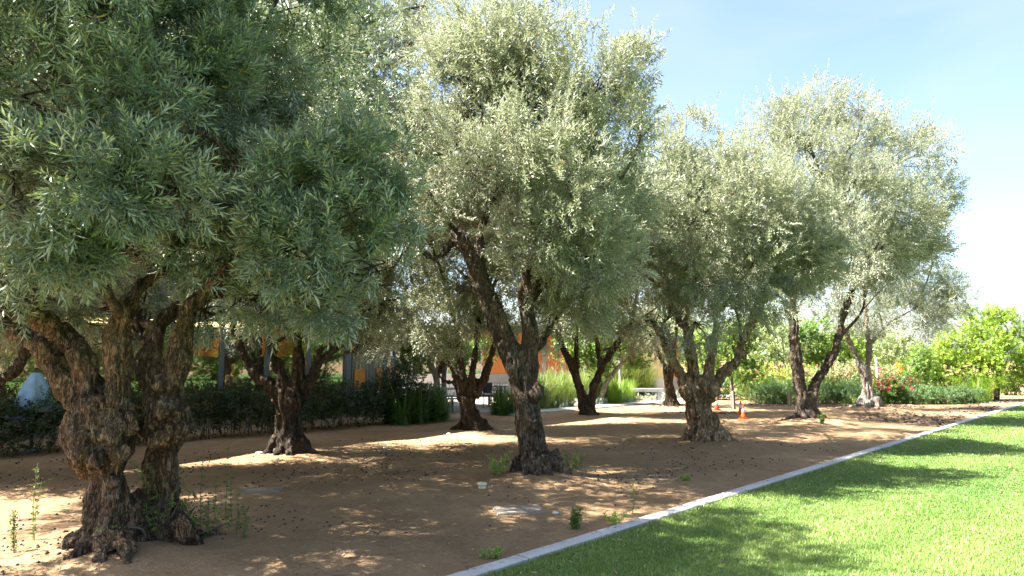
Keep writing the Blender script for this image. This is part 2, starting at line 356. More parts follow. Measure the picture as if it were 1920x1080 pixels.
# ------------------------------------------------------------------ ground
MOUND = {}            # name -> (x, y, height, radius)
BASES = dict(A=(205, 1028, .10), A2=(312, 988, .10), B=(1005, 886, .14), D=(1322, 828, .16), E=(1513, 786, .15), F=(1630, 764, .15),
             Gt=(545, 850, .08), H=(885, 806, .06), I=(1102, 779, .05), J=(1258, 761, .05))
BASE = {}
for k, (px, py, mh) in BASES.items():
    p = G(px, py, mh * 0.55); BASE[k] = p; MOUND[k] = (p[0], p[1], mh, 0.62 + 0.012 * p[1] * 1.2)
def ground_z(x, y):
    x = np.asarray(x, float); y = np.asarray(y, float)
    q = x * LV[0] + y * LV[1]
    z = np.zeros_like(x)
    for (mx, my, mh, mr) in MOUND.values(): z = np.maximum(z, mh * np.exp(-((x - mx) ** 2 + (y - my) ** 2) / (2 * (mr * 0.75) ** 2)))
    P = np.stack([x, y, x * 0], -1).reshape(-1, 3)
    n = (fnoise(P * 0.8, 3, 4).reshape(x.shape) - 0.5) * 0.07 + (vnoise(P * 5.0, 9).reshape(x.shape) - 0.5) * 0.018
    fade = np.clip((q - Q_CURB - 0.15) / 0.5, 0, 1)
    return np.where(q < Q_CURB, -0.10, (z + n) * fade + (fade - 1) * 0.03)
def build_ground():
    rr = np.concatenate([[0.5], 2.0 * (1.019 ** np.arange(0, 150)), [38, 45, 60, 90, 150, 300, 700, 1500]]); rr = np.unique(rr)
    na = 420; an = np.linspace(0, 2 * math.pi, na, endpoint=False)
    # denser in the direction of view
    an = an + 0.62 * np.sin(an - math.pi / 2) * -1.0 * 0 
    R, A = np.meshgrid(rr, an, indexing='ij'); X = R * np.cos(A); Y = R * np.sin(A)
    Z = np.where(R < 45, ground_z(X, Y), -0.02)
    V = np.stack([X, Y, Z], -1).reshape(-1, 3)
    i, k = np.meshgrid(np.arange(len(rr) - 1), np.arange(na), indexing='ij'); k2 = (k + 1) % na
    Fq = np.stack([i * na + k, i * na + k2, (i + 1) * na + k2, (i + 1) * na + k], -1).reshape(-1, 4)[:, ::-1]
    me = np_mesh('ground', V, Fq, np.full(len(Fq), 4), smooth=True)
    # centre fan
    o = link('ground', me, M['soil']); setp(o, kind='structure')
build_ground()

def strip(name, q0, q1, t0, t1, z0, z1, mat, nt=80, joint=None, kind='structure'):
    mb = MB(); step = joint or (t1 - t0); t = t0
    while t < t1 - 1e-6:
        e = min(t + step, t1); g = 0.012 if joint else 0; b = 0.008
        # a bevelled slab
        P = []
        for (tt, ) in ((t + g,), (e - g,)):
            for (q, z) in ((q0, z0), (q0, z1 - b), (q0 + b, z1), (q1 - b, z1), (q1, z1 - b), (q1, z0)): P.append(tq(tt, q, z))
        mb.add(P, [(0, 1, 7, 6), (1, 2, 8, 7), (2, 3, 9, 8), (3, 4, 10, 9), (4, 5, 11, 10), (0, 5, 4, 3, 2, 1), (6, 7, 8, 9, 10, 11)])
        if joint: mb.box((0, 0, 0), (0.012, q1 - q0 - 0.02, z1 - 0.008 - z0), ROWROT, tq(e - 0.006, q0 + 0.01, z0))
        t = e
    o = mb.obj(name, mat); setp(o, kind=kind); return o
strip('kerb', Q_CURB - CURB_W, Q_CURB, -14, 33.5, -0.1, 0.035, M['concrete'], joint=1.83)
strip('path', 14.15, 15.0, 15.0, 40, -0.1, 0.045, M['concrete'], joint=1.5)

# lawn sheet
def build_lawn():
    nt, nq = 90, 60
    T = np.linspace(-30, 45, nt); Q = Q_CURB - CURB_W - 0.002 - np.linspace(0, 1, nq) ** 2 * 46
    TT, QQ = np.meshgrid(T, Q, indexing='ij')
    V = np.stack([RV[0] * TT + LV[0] * QQ, RV[1] * TT + LV[1] * QQ, 0 * TT], -1).reshape(-1, 3)
    V[:, 2] = 0.004 + (fnoise(V * 0.4, 21, 2) - 0.5) * 0.05 * np.clip((Q_CURB - QQ.ravel()) / 2, 0, 1)
    i, k = np.meshgrid(np.arange(nt - 1), np.arange(nq - 1), indexing='ij')
    Fq = np.stack([i * nq + k, i * nq + k + 1, (i + 1) * nq + k + 1, (i + 1) * nq + k], -1).reshape(-1, 4)[:, ::-1]
    o = link('lawn', np_mesh('lawn', V, Fq, np.full(len(Fq), 4), smooth=True), M['turf']); setp(o, kind='structure')
build_lawn()
def build_blades():
    n = 950000
    r = 3.6 * np.exp(RNG.random(n) ** 0.85 * math.log(34 / 3.6)); a = RAD(30) + RNG.random(n) * RAD(72)
    x = r * np.cos(a); y = r * np.sin(a); q = x * LV[0] + y * LV[1]; t = x * RV[0] + y * RV[1]
    k = (q < Q_CURB - CURB_W - 0.005) & (t < 33.2); x, y, r, q = x[k], y[k], r[k], q[k]; n = len(x)
    P = np.stack([x, y, 0 * x], -1)
    patch = 0.55 * fnoise(P * 0.9, 31, 3) + 0.45 * np.clip((fnoise(P * 0.22, 33, 3) - 0.5) * 2.2 + 0.5, 0, 1); stripe = 0.5 + 0.5 * np.sin(q * 5.2 + 2.0 * fnoise(P * 0.25, 35, 2))
    z0 = 0.004 + (fnoise(P * 0.4, 21, 2) - 0.5) * 0.05 * np.clip((Q_CURB - q) / 2, 0, 1)
    h = (0.016 + 0.022 * RNG.random(n)) * (0.75 + 0.5 * patch); h = h * np.where(q > Q_CURB - 0.32, 1.25, 1)
    w = 0.0016 * np.clip(r / 5.0, 1, 5)
    an = RNG.random(n) * 2 * math.pi; lean = (0.2 + 1.0 * RNG.random(n)) * h
    d = np.stack([np.cos(an), np.sin(an)], -1); s = np.stack([-d[:, 1], d[:, 0]], -1)
    lx = d * lean[:, None]
    V = np.zeros((n, 5, 3)); b = np.stack([x, y, z0 - 0.004], -1)
    mid = b.copy(); mid[:, :2] += lx * 0.35; mid[:, 2] += h * 0.6
    tip = b.copy(); tip[:, :2] += lx; tip[:, 2] += h
    sw = np.concatenate([s * w[:, None], np.zeros((n, 1))], 1)
    V[:, 0] = b - sw; V[:, 1] = b + sw; V[:, 2] = mid + sw * 0.8; V[:, 3] = mid - sw * 0.8; V[:, 4] = tip
    base = np.arange(n)[:, None] * 5
    Fq = np.concatenate([base + np.array([0, 1, 2, 3]), base + np.array([3, 2, 4])], 1)
    tint = np.clip(-0.05 + 0.75 * patch + 0.26 * stripe + 0.35 * (RNG.random(n) - 0.5), 0, 0.95)
    tint = np.where(RNG.random(n) < 0.04 + 0.10 * stripe * patch, 0.99, tint)
    me = np_mesh('grass', V, Fq, np.tile([4, 3], n), np.repeat(tint, 2))
    setp(link('grass', me, M['lawn_blade']), 'short bright green mown grass of the lawn', 'grass', kind='stuff')
build_blades()

# ------------------------------------------------------------------ litter on the soil
def soil_points(n, rmin, rmax, a0=25, a1=152, qmin=Q_CURB + 0.05, qmax=13.9):
    r = rmin * np.exp(RNG.random(n) * math.log(rmax / rmin)); a = RAD(a0) + RNG.random(n) * RAD(a1 - a0)
    x = r * np.cos(a); y = r * np.sin(a); q = x * LV[0] + y * LV[1]; k = (q > qmin) & (q < qmax); return x[k], y[k]
def build_olives():
    x, y = soil_points(8000, 4, 15)
    P = np.stack([x, y, 0 * x], -1); k = fnoise(P * 0.7, 41, 3) > 0.46 + 0.12 * RNG.random(len(x)); x, y = x[k], y[k]
    z = ground_z(x, y); n = len(x)
    s = (0.008 + 0.006 * RNG.random(n)) * np.clip(np.hypot(x, y) / 8, 1, 1.2)
    ico = np.array([(0, 0, 1), (1, 0, 0), (0, 1, 0), (-1, 0, 0), (0, -1, 0), (.7, .7, .0), (0, 0, -1)], float)[[0, 1, 2, 3, 4, 6]]
    # an 18 vertex ball
    rings = [(0.0, 1.0)] ; vs = [(0, 0, 1)]
    for z_, r_ in ((0.6, 0.8), (-0.2, 0.98)):
        for k_ in range(6): vs.append((r_ * math.cos(k_ * math.pi / 3), r_ * math.sin(k_ * math.pi / 3), z_))
    vs = np.array(vs); fs = [(0, 1 + k_, 1 + (k_ + 1) % 6) for k_ in range(6)]; qs = [(1 + k_, 7 + k_, 7 + (k_ + 1) % 6, 1 + (k_ + 1) % 6) for k_ in range(6)]
    el = 1 + 0.35 * RNG.random(n); an = RNG.random(n) * 6.28
    B = np.repeat(vs[None], n, 0) * s[:, None, None]; B[:, :, 0] *= el[:, None]
    c, w = np.cos(an)[:, None], np.sin(an)[:, None]
    V = np.stack([B[:, :, 0] * c - B[:, :, 1] * w + x[:, None], B[:, :, 0] * w + B[:, :, 1] * c + y[:, None], B[:, :, 2] + z[:, None] + s[:, None] * 0.3], -1)
    flat = np.concatenate([np.array(fs).ravel(), np.array(qs).ravel()]); sizes = np.tile([3] * 6 + [4] * 6, n)
    me = np_mesh('fallen_olives', V, (flat[None] + np.arange(n)[:, None] * len(vs)), sizes, smooth=True)
    setp(link('fallen_olives', me, M['olive_fruit']), 'small black fallen olives scattered over the brown soil', 'fallen olives', kind='stuff')
build_olives()
def flat_bits(name, x, y, ln, wd, mat, label, cat, tilt=0.25, zoff=0.004, zfix=None):
    n = len(x); z = ground_z(x, y) + zoff if zfix is None else np.full(n, zfix); an = RNG.random(n) * 6.28
    ln = ln * (0.6 + 0.8 * RNG.random(n)); wd = wd * (0.6 + 0.8 * RNG.random(n))
    d = np.stack([np.cos(an), np.sin(an), tilt * (RNG.random(n) - 0.5)], -1); s = np.stack([-np.sin(an), np.cos(an), tilt * 2 * (RNG.random(n) - 0.5)], -1)
    c = np.stack([x, y, z + 0.006 * RNG.random(n)], -1)
    V = np.stack([c - d * ln[:, None], c - s * wd[:, None] + d * 0.1 * ln[:, None], c + d * ln[:, None], c + s * wd[:, None] - d * 0.1 * ln[:, None]], 1)
    me = np_mesh(name, V, np.arange(4 * n), np.full(n, 4), RNG.random(n))
    setp(link(name, me, mat), label, cat, kind='stuff')
x, y = soil_points(26000, 3.8, 24); k = fnoise(np.stack([x, y, 0 * x], -1) * 0.6, 51, 3) > 0.36 + 0.2 * RNG.random(len(x))
flat_bits('fallen_leaves', x[k], y[k], 0.026, 0.006, M['litter'], 'dry narrow leaves littering the soil under the olive trees', 'leaf litter')
x, y = soil_points(16000, 3.8, 20); k = fnoise(np.stack([x, y, 0 * x], -1) * 1.4, 57, 3) > 0.52 + 0.1 * RNG.random(len(x))
flat_bits('twig_litter', x[k], y[k], 0.05, 0.0035, M['mulch'], 'thin dark twigs and stalks drifted over the soil', 'twig litter', 0.35)
t_ = 1 + 18 * RNG.random(420); q_ = Q_CURB - CURB_W * (1 - RNG.random(420) ** 0.5 * .96)
flat_bits('kerb_litter', RV[0] * t_ + LV[0] * q_, RV[1] * t_ + LV[1] * q_, 0.022, 0.006, M['litter'], 'dry olive leaves fallen on the concrete kerb', 'leaf litter', .2, 0, 0.037)
t_ = 0 + 16 * RNG.random(500); q_ = Q_CURB - CURB_W - 3.0 * RNG.random(500) ** 1.6
flat_bits('lawn_litter', RV[0] * t_ + LV[0] * q_, RV[1] * t_ + LV[1] * q_, 0.024, 0.006, M['litter'], 'dry olive leaves fallen on the lawn', 'leaf litter', .6, 0, 0.032)
t_ = 19 + 15 * RNG.random(9000); q_ = 4.3 + 9 * RNG.random(9000); P_ = np.stack([RV[0] * t_ + LV[0] * q_, RV[1] * t_ + LV[1] * q_, 0 * t_], -1)
k = (fnoise(P_ * 0.35, 61, 3) + 0.02 * (t_ - 24)) > 0.5; P_ = P_[k]
flat_bits('mulch_chips', P_[:, 0], P_[:, 1], 0.055, 0.022, M['mulch'], 'dark bark mulch spread before the lavender bed', 'mulch', 0.8, 0.012)

# ------------------------------------------------------------------ foliage
def norm(a): return a / (np.linalg.norm(a, axis=-1, keepdims=True) + 1e-9)
def spray_template(n, L, ll, lw, seed, spread=(62, 22), whorl=2):
    """one shoot along +Z with n narrow leaves; (n,4,3)"""
    g = np.random.default_rng(seed); out = []
    for i in range(n):
        u = (i // whorl * whorl) / max(1, n - 1); z = L * (0.12 + 0.85 * u)
        ang = RAD(spread[0] + (spread[1] - spread[0]) * u + g.normal() * 9)
        az = (i % whorl) * 2 * math.pi / whorl + (i // whorl) * 1.57 + g.normal() * 0.25
        l = ll * (0.75 + 0.4 * g.random()) * (1.0 - 0.25 * abs(u - 0.5)); w = lw * (0.8 + 0.4 * g.random()) * 0.5
        rad = np.array([math.cos(az), math.sin(az), 0]); up = np.array([0, 0, 1.0])
        d = rad * math.sin(ang) + up * math.cos(ang); s = np.cross(d, up); s /= np.linalg.norm(s) + 1e-9; nrm = np.cross(s, d)
        b = up * z; drop = nrm * (-0.10 * l)
        out.append([b, b + d * l * 0.5 + s * w + nrm * 0.03 * l, b + d * l + drop, b + d * l * 0.5 - s * w + nrm * 0.03 * l])
    return np.array(out)
def scatter(P, D, templates, scale=(0.8, 1.2), rng=RNG, tint=None):
    """copies of leaf templates at points P with axis D -> vertices (N,4,3) and tints"""
    n = len(P); D = norm(D); h = norm(np.cross(D, rng.normal(size=(n, 3)))); b = np.cross(D, h)
    R = np.stack([h, b, D], -1)                       # columns
    which = rng.integers(0, len(templates), n); sc_ = scale[0] + (scale[1] - scale[0]) * rng.random(n); VS = []; TS = []
    if tint is None: tint = rng.random(n)
    for k, T in enumerate(templates):
        ix = np.where(which == k)[0]
        if len(ix) == 0: continue
        m = len(T); A = T.reshape(-1, 3)
        W = np.einsum('nij,vj->nvi', R[ix], A) * sc_[ix][:, None, None] + P[ix][:, None, :]
        VS.append(W.reshape(-1, 4, 3)); TS.append(np.clip(0.55 * np.repeat(tint[ix], m) + 0.45 * rng.random(len(ix) * m), 0, 1))
    return np.concatenate(VS), np.concatenate(TS)
def leaf_mesh(name, V, T, origin=(0, 0, 0)):
    n = len(V); V = V - np.asarray(origin, float)
    return np_mesh(name, V, np.arange(4 * n), np.full(n, 4), T)
OL_NEAR = [spray_template(14, 0.15, 0.092, 0.0165, 100 + i, (72, 18)) for i in range(10)]
OL_FAR = [spray_template(14, 0.24, 0.080, 0.0185, 200 + i) for i in range(8)]
OL_VFAR = [spray_template(10, 0.30, 0.105, 0.026, 300 + i) for i in range(8)]
BROAD = [spray_template(9, 0.30, 0.13, 0.085, 400 + i, (75, 40), 3) for i in range(8)]
SMALL = [spray_template(10, 0.16, 0.055, 0.030, 500 + i, (70, 30), 2) for i in range(8)]
SMALLP = [spray_template(8, 0.12, 0.05, 0.045, 600 + i, (80, 30), 3) for i in range(6)]

def lobe_points(lobes, n, seed, shell=0.5, thresh=0.42, freq=2.2, rough=0.55):
    """points and outward directions spread through overlapping lobes, with ragged outlines and gaps"""
    g = np.random.default_rng(seed); C = np.array([l[0] for l in lobes], float); Rr = np.array([l[1] for l in lobes], float)
    w = Rr ** 2 * np.array([l[2] if len(l) > 2 else 1 for l in lobes]); Ps = []; Ds = []; have = 0; tries = 0
    while have < n and tries < 12:
        m = int((n - have) * 2.6) + 50; k = g.choice(len(Rr), m, p=w / w.sum()); d = norm(g.normal(size=(m, 3)))
        f = rough * (fnoise(d * 1.7 + C[k] * 3.1, seed, 3) - 0.5) + 1.0
        rad = Rr[k] * f * (1 - shell * g.random(m) ** 1.6)
        p = C[k] + d * rad[:, None] * np.array([1, 1, 0.92])
        nz = fnoise(p * freq / max(0.35, float(np.mean(Rr))) * 0.8, seed + 5, 3)
        ok = nz > thresh + 0.05 * g.normal(size=m)
        Ps.append(p[ok]); Ds.append(d[ok]); have += ok.sum(); tries += 1
    return np.concatenate(Ps)[:n], np.concatenate(Ds)[:n]
def crown_mesh(name, lobes, n_leaves, templates, seed, origin, shell=0.5, thresh=0.42, shoots=0, droop=0.15, scale=(0.8, 1.25), freq=2.2, zmin=None, rough=0.55, extra=None):
    g = np.random.default_rng(seed + 77); per = np.mean([len(t) for t in templates]); n = int(n_leaves / per)
    P, D = lobe_points(lobes, n, seed, shell, thresh, freq, rough)
    up = np.array([0, 0, 1.0])
    A = D * 0.7 + up * 0.45 + g.normal(size=P.shape) * 0.45
    low = D[:, 2] < -0.25; A[low] += np.array([0, 0, -0.9 - droop])
    if shoots:
        C = np.array([l[0] for l in lobes], float); Rr = np.array([l[1] for l in lobes], float)
        k = g.choice(len(Rr), shoots, p=Rr ** 2 / (Rr ** 2).sum()); d = norm(g.normal(size=(shoots, 3)) + np.array([0, 0, 0.9])); st = C[k] + d * Rr[k][:, None] * 0.85
        d = norm(d + np.array([0, 0, 0.5]) + g.normal(size=d.shape) * 0.2); L = 0.2 + 0.6 * g.random(shoots) ** 1.5
        for f in (0.0, 0.3, 0.6, 0.9):
            P = np.concatenate([P, st + d * (L * f)[:, None]]); A = np.concatenate([A, d + g.normal(size=d.shape) * 0.12])
    if zmin is not None:
        k = P[:, 2] > zmin; P, A = P[k], A[k]
    clump = fnoise(P * 2.0, seed + 9, 2); tint = np.clip(0.2 + 1.2 * (clump - 0.3) + 0.25 * g.random(len(P)), 0, 1)
    V, T = scatter(P, A, templates, scale, g, tint)
    if extra:                                           # hidden lobes added to shade the soil, seen only through gaps
        Pe, De = lobe_points(extra, (1500 if seed in (6, 7, 10) else 1100) * len(extra), seed + 400, 0.85, 0.50, 2.6, 0.7)
        Ve, Te = scatter(Pe, De * 0.7 + g.normal(size=Pe.shape) * 0.5 + np.array([0, 0, .3]), OL_VFAR, (0.75, 1.1), g); V = np.concatenate([V, Ve]); T = np.concatenate([T, Te]); P = np.concatenate([P, Pe])
    odd = g.random(len(T)); T = np.where(odd < 0.012, 0.995, np.minimum(T, 0.97))
    return leaf_mesh(name, V, T, origin), P

# ------------------------------------------------------------------ trunks
def remeshed(mb, voxel, amp, seed, origin, fx=7.0, fz=1.6):
    tmp = bpy.data.objects.new('tmp', mb.mesh('tmp')); COL.objects.link(tmp)
    md = tmp.modifiers.new('r', 'REMESH'); md.mode = 'VOXEL'; md.voxel_size = voxel; md.use_smooth_shade = True
    sm = tmp.modifiers.new('s', 'SMOOTH'); sm.iterations = 3; sm.factor = 0.5
    dg = bpy.context.evaluated_depsgraph_get(); ev = tmp.evaluated_get(dg)
    me = bpy.data.meshes.new_from_object(ev, depsgraph=dg); bpy.data.objects.remove(tmp)
    n = len(me.vertices); co = np.zeros(n * 3, np.float32); me.vertices.foreach_get('co', co); co = co.reshape(-1, 3).astype(float)
    no = np.zeros(n * 3, np.float32); me.vertex_normals.foreach_get('vector', no); no = no.reshape(-1, 3)
    lc = co - origin; tw = lc[:, 2] * 0.5 + seed; c, s = np.cos(tw), np.sin(tw)
    q = np.stack([(lc[:, 0] * c - lc[:, 1] * s) * fx, (lc[:, 0] * s + lc[:, 1] * c) * fx, lc[:, 2] * fz + seed], -1)
    a = fnoise(q, seed, 3); ridge = 1 - np.abs(2 * a - 1) ** 0.8 * 1.6
    b = fnoise(co * np.array([9, 9, 5.0]), seed + 3, 2) - 0.5; d = fnoise(q * 3.0, seed + 8, 2) - 0.5
    e = fnoise(co * 2.6, seed + 5, 2) - 0.5
    fl = fnoise(np.stack([q[:, 0] * 0.5, q[:, 1] * 0.5, q[:, 2] * 0.35], -1), seed + 13, 2); groove = -np.clip(1 - np.abs(fl - 0.5) / 0.07, 0, 1) ** 1.3
    f2 = fnoise(np.stack([q[:, 0] * 2.4, q[:, 1] * 2.4, q[:, 2] * 1.5], -1), seed + 23, 2); co = co - no * (np.clip(1 - np.abs(f2 - 0.5) / 0.06, 0, 1) * 0.55 * amp)[:, None]
    low = np.clip(1.25 - lc[:, 2] / 2.2, 0.4, 1)
    co = co + no * (groove * 2.1 * amp * low * np.clip(lc[:, 2] / 0.4, 0.25, 1))[:, None] + no * ((ridge - 0.62) * 1.5 * amp + b * 0.6 * amp + d * 0.55 * amp + e * 0.9 * amp)[:, None]
    me.vertices.foreach_set('co', (co - origin).astype(np.float32).ravel()); me.update(); me.materials.clear()
    me.polygons.foreach_set('use_smooth', np.ones(len(me.polygons), bool))
    return me
# hidden crown lobes added between the rows to shade the soil: along the row, across it, height, radius
HID = dict(A=[(3.6, 8.4, 4.6, 1.2), (2.2, 8.6, 4.9, 1.4), (0.5, 8.6, 5.0, 1.5), (4.6, 7.4, 5.6, 1.0), (1.2, 7.4, 6.2, 1.4)],
           G=[(3.4, 9.6, 3.9, 1.0), (2.6, 10.7, 5.4, 1.3), (1.0, 10.9, 5.4, 1.3), (5.4, 9.4, 4.9, 1.2), (4.0, 10.0, 5.2, 1.4), (7.3, 9.6, 5.0, 1.2), (6, 11.3, 7.0, 1.6), (3.6, 11.6, 5.5, 1.5)], B=[(7.4, 8.6, 4.9, 1.1), (9.2, 8.4, 4.9, 1.2), (10.0, 6.9, 4.5, .9), (7.5, 6.9, 6.0, 1.2)],
           H=[(9.4, 10.0, 5.0, 1.3), (11, 11, 5.6, 1.6), (9, 12, 5.5, 1.5)], D=[(11, 8.9, 4.9, 1.3), (13, 9.0, 5.0, 1.3), (15, 9.1, 4.9, 1.3), (15.8, 7, 4.5, 1.1)], I=[(14, 11, 5.2, 1.5), (16.5, 11.0, 5.2, 1.6), (17, 13, 5.2, 1.5)],
           E=[(18, 9, 5, 1.5), (20, 9.4, 5.2, 1.5), (22, 9.6, 5.2, 1.5)], J=[(20, 11.5, 5.2, 1.5), (22.5, 11.5, 5.2, 1.6)], L=[(0.6, 10.2, 5.2, 1.5), (1.8, 12, 5, 1.4)])
def px_path(spec, Y): return [at(s[0], s[1], Y + (s[3] if len(s) > 3 else 0)) for s in spec], [s[2] * (Y + (s[3] if len(s) > 3 else 0)) / F for s in spec]

def olive(key, label, Y, base, trunks, limbs, lobes, roots, lumps, n_leaves, templates, leafmat, barkmat, voxel, amp, seed,
          shoots=60, thresh=0.42, shell=0.5, freq=2.2, twigs=10, group='olive trees in two rows', scale=(0.8, 1.25), rough=0.55, tf=0.77, lf=0.78):
    root = thing('olive_tree', label, 'olive tree', base, 0, group); mb = MB(); org = np.array([float(a) for a in base])
    for tr in trunks:
        P, R = px_path(tr, Y); P, R = spline(P, R, 7); mb.tube(P, R * tf, 16)
    ends = []
    for lb in limbs:
        P, R = px_path(lb, Y); P, R = spline(P, R, 6); R = R * lf; mb.tube(P, R, 10); ends.append((P[-1], R[-1])); ends.append((P[len(P) // 2], R[len(P) // 2] * 0.8))
    for (ax, ay, bx, by, r, bd, tw) in roots:
        a_ = at(ax, ay, Y + bd * 0.3); e = at(bx, by, Y + bd); e[2] = float(ground_z(e[0], e[1])) - 0.05
        pts = [a_]
        for f_ in (0.35, 0.7):
            m_ = a_ * (1 - f_) + e * f_; g_ = float(ground_z(m_[0], m_[1])); m_[2] = g_ - 0.01 + max(0.0, a_[2] - g_) * (1 - f_) ** 2.2; pts.append(m_)
        wob = (vnoise(np.array([[e[0] * 3, e[1] * 3, 0.5]]), seed)[0] - 0.5) * 0.25; pts[2][0] += wob * 0.3; pts[2][1] += wob * 0.3
        P, R = spline(pts + [e], [r * 1.15 * Y / F, r * 0.85 * Y / F, r * 0.55 * Y / F, r * 0.2 * Y / F], 5); mb.tube(P, R, 8)
    for (lx, ly, r, dd) in lumps:
        c = at(lx, ly, Y + dd * 0.72); mb.ball(c, r * 1.05 * Y / F, 12, 8, (1.1, 1, 1.25))
    link('trunk', remeshed(mb, voxel, amp, seed, org), barkmat, root)
    L = []; HL = [(tq(a, b, c), d) for a, b, c, d in HID.get(key, [])]
    for l in lobes: L.append((at(l[0], l[1], Y + l[2]), l[3] * (Y + l[2]) / F) + ((l[4],) if len(l) > 4 else ()))
    me, PP = crown_mesh('crown', L, n_leaves, templates, seed, org, shell, thresh, shoots, freq=freq, zmin=1.1, scale=scale, rough=rough, extra=HL)
    br = MB(); g = np.random.default_rng(seed + 1)
    for l in L + HL:
        c, r = l[0], l[1]
        dist = [np.linalg.norm(c - e[0]) + (0.8 if e[0][2] > c[2] else 0) for e in ends]; e0, er = ends[int(np.argmin(dist))]
        mid = e0 * 0.5 + c * 0.5 + g.normal(size=3) * 0.12 * np.linalg.norm(c - e0) + np.array([0, 0, 0.12])
        r0 = min(er * 0.75, 0.022 + 0.018 * np.linalg.norm(c - e0))
        P, R = spline([e0, mid, c], [r0, r0 * 0.7, r0 * 0.38], 6); br.tube(P, R, 6)
        near = PP[np.linalg.norm(PP - c, axis=1) < r * 1.15]
        for k in range(min(twigs, len(near))):
            e = near[g.integers(len(near))]; s_ = P[g.integers(len(P) // 2, len(P))]
            m_ = s_ * 0.5 + e * 0.5 + g.normal(size=3) * 0.06
            Pt, Rt = spline([s_, m_, e], [r0 * 0.3, r0 * 0.2, 0.003], 3); br.tube(Pt - 0, Rt, 4, False)
    bm_ = br.mesh('branches'); bm_.transform(Matrix.Translation(-Vector(org))); link('branches', bm_, M['bark'], root)
    link('crown', me, leafmat, root)
    return root

def YD(k): return BASE[k][1]
# --- the nearest tree, two burled trunks grown together
YA = YD('A')
olive('A', 'largest nearest olive tree with two burled trunks fused at the base', YA, BASE['A'],
  [[(205, 1050, 62), (204, 1000, 50), (203, 950, 42), (202, 895, 43), (192, 852, 62), (188, 812, 74), (191, 775, 66), (195, 742, 46)],
   [(318, 1020, 54, .35), (310, 970, 42, .35), (303, 905, 33, .35), (302, 855, 34, .35), (307, 812, 46, .35), (311, 775, 47, .3), (305, 735, 40, .3), (300, 705, 30, .3)],
   [(262, 1040, 50, .15), (258, 990, 30, .15), (257, 945, 18, .15), (262, 915, 8, .2)]],
  [[(160, 780, 30), (128, 735, 27), (103, 690, 25), (78, 650, 22), (40, 622, 20, .2), (-30, 605, 17, .3)],
   [(180, 770, 32), (168, 715, 29), (148, 665, 27), (110, 622, 25), (60, 592, 23, -.2), (10, 566, 20, -.3), (-60, 530, 16, -.4)],
   [(212, 770, 32), (224, 715, 29), (222, 665, 26), (222, 622, 25), (240, 575, 23), (278, 525, 20, .1), (330, 470, 16, .2), (350, 380, 12, .4)],
   [(292, 730, 30, .3), (278, 690, 26, .3), (288, 635, 24, .4), (318, 590, 20, .5), (372, 560, 16, .5), (450, 530, 12, .4)],
   [(322, 730, 29, .2), (334, 680, 26, .2), (338, 630, 23, .2), (352, 585, 19, .2), (410, 520, 16, .1), (480, 430, 12, 0), (515, 405, 9, 0)],
   [(405, 330, 13, .6), (420, 250, 11, .7), (430, 160, 9, .8)]],
  [(40, 180, -1.0, 150), (25, 380, -1.2, 140), (150, 330, -1.3, 140), (240, 190, -.9, 120), (275, 350, -1.0, 105), (122, 445, -1.1, 88), (22, 500, -.9, 72),
   (360, 150, -.1, 130), (160, 60, -.3, 140), (330, 40, .3, 140), (460, 130, .6, 120), (240, 430, -.8, 52), (560, 350, -.3, 100), (670, 320, 0, 100), (660, 430, -.2, 105),
   (560, 465, -.3, 100), (735, 390, .2, 60), (610, 560, 0, 65), (460, 440, .1, 75), (380, 455, .2, 72), (430, 320, .7, 85), (700, 500, .1, 60), (500, 560, .2, 60), (400, 590, .5, 45), (110, 545, .5, 50), (190, 585, 1.6, 44), (262, 560, 1.5, 46), (250, 620, 2.0, 34),
   (350, 600, 1.2, 38), (22, 585, -.5, 32),
   (-150, 200, -.5, 170, .6), (-160, 430, -.4, 150, .6), (80, -140, -1.6, 210, .5), (330, -150, -.2, 190, .45), (-120, -120, -1.2, 230, .5), (550, -60, .9, 140, .7), (200, 250, 1.6, 160, .5), (420, 200, 1.9, 160, .5), (0, 300, 1.5, 150, .5), (120, -330, -1.2, 200, .4), (330, -330, -.2, 180, .4)],
  [(180, 985, 92, 1032, 19, -.1, 0), (185, 1000, 125, 1052, 18, -.35, 0), (203, 1005, 182, 1066, 19, -.5, 0), (226, 1000, 256, 1056, 18, -.45, 0), (330, 975, 392, 1004, 18, .25, 0), (330, 975, 430, 990, 12, .6, 0)],
  [(155, 848, 20, -.30), (178, 862, 13, -.34), (226, 850, 15, -.27), (140, 800, 20, -.1), (236, 795, 19, -.15), (208, 752, 10, -.38), (214, 812, 17, -.26), (172, 790, 17, -.22), (297, 825, 13, .12), (330, 805, 17, .2), (338, 775, 13, .25), (300, 770, 13, .08), (300, 720, 11, .1), (214, 905, 8, -.22)],
  205000, OL_NEAR, M['olive_shaded'], M['bark_warm'], 0.013, 0.042, 1, shoots=260, thresh=0.52, shell=0.55, freq=2.2, rough=0.9, twigs=16, tf=0.87, lf=0.80)

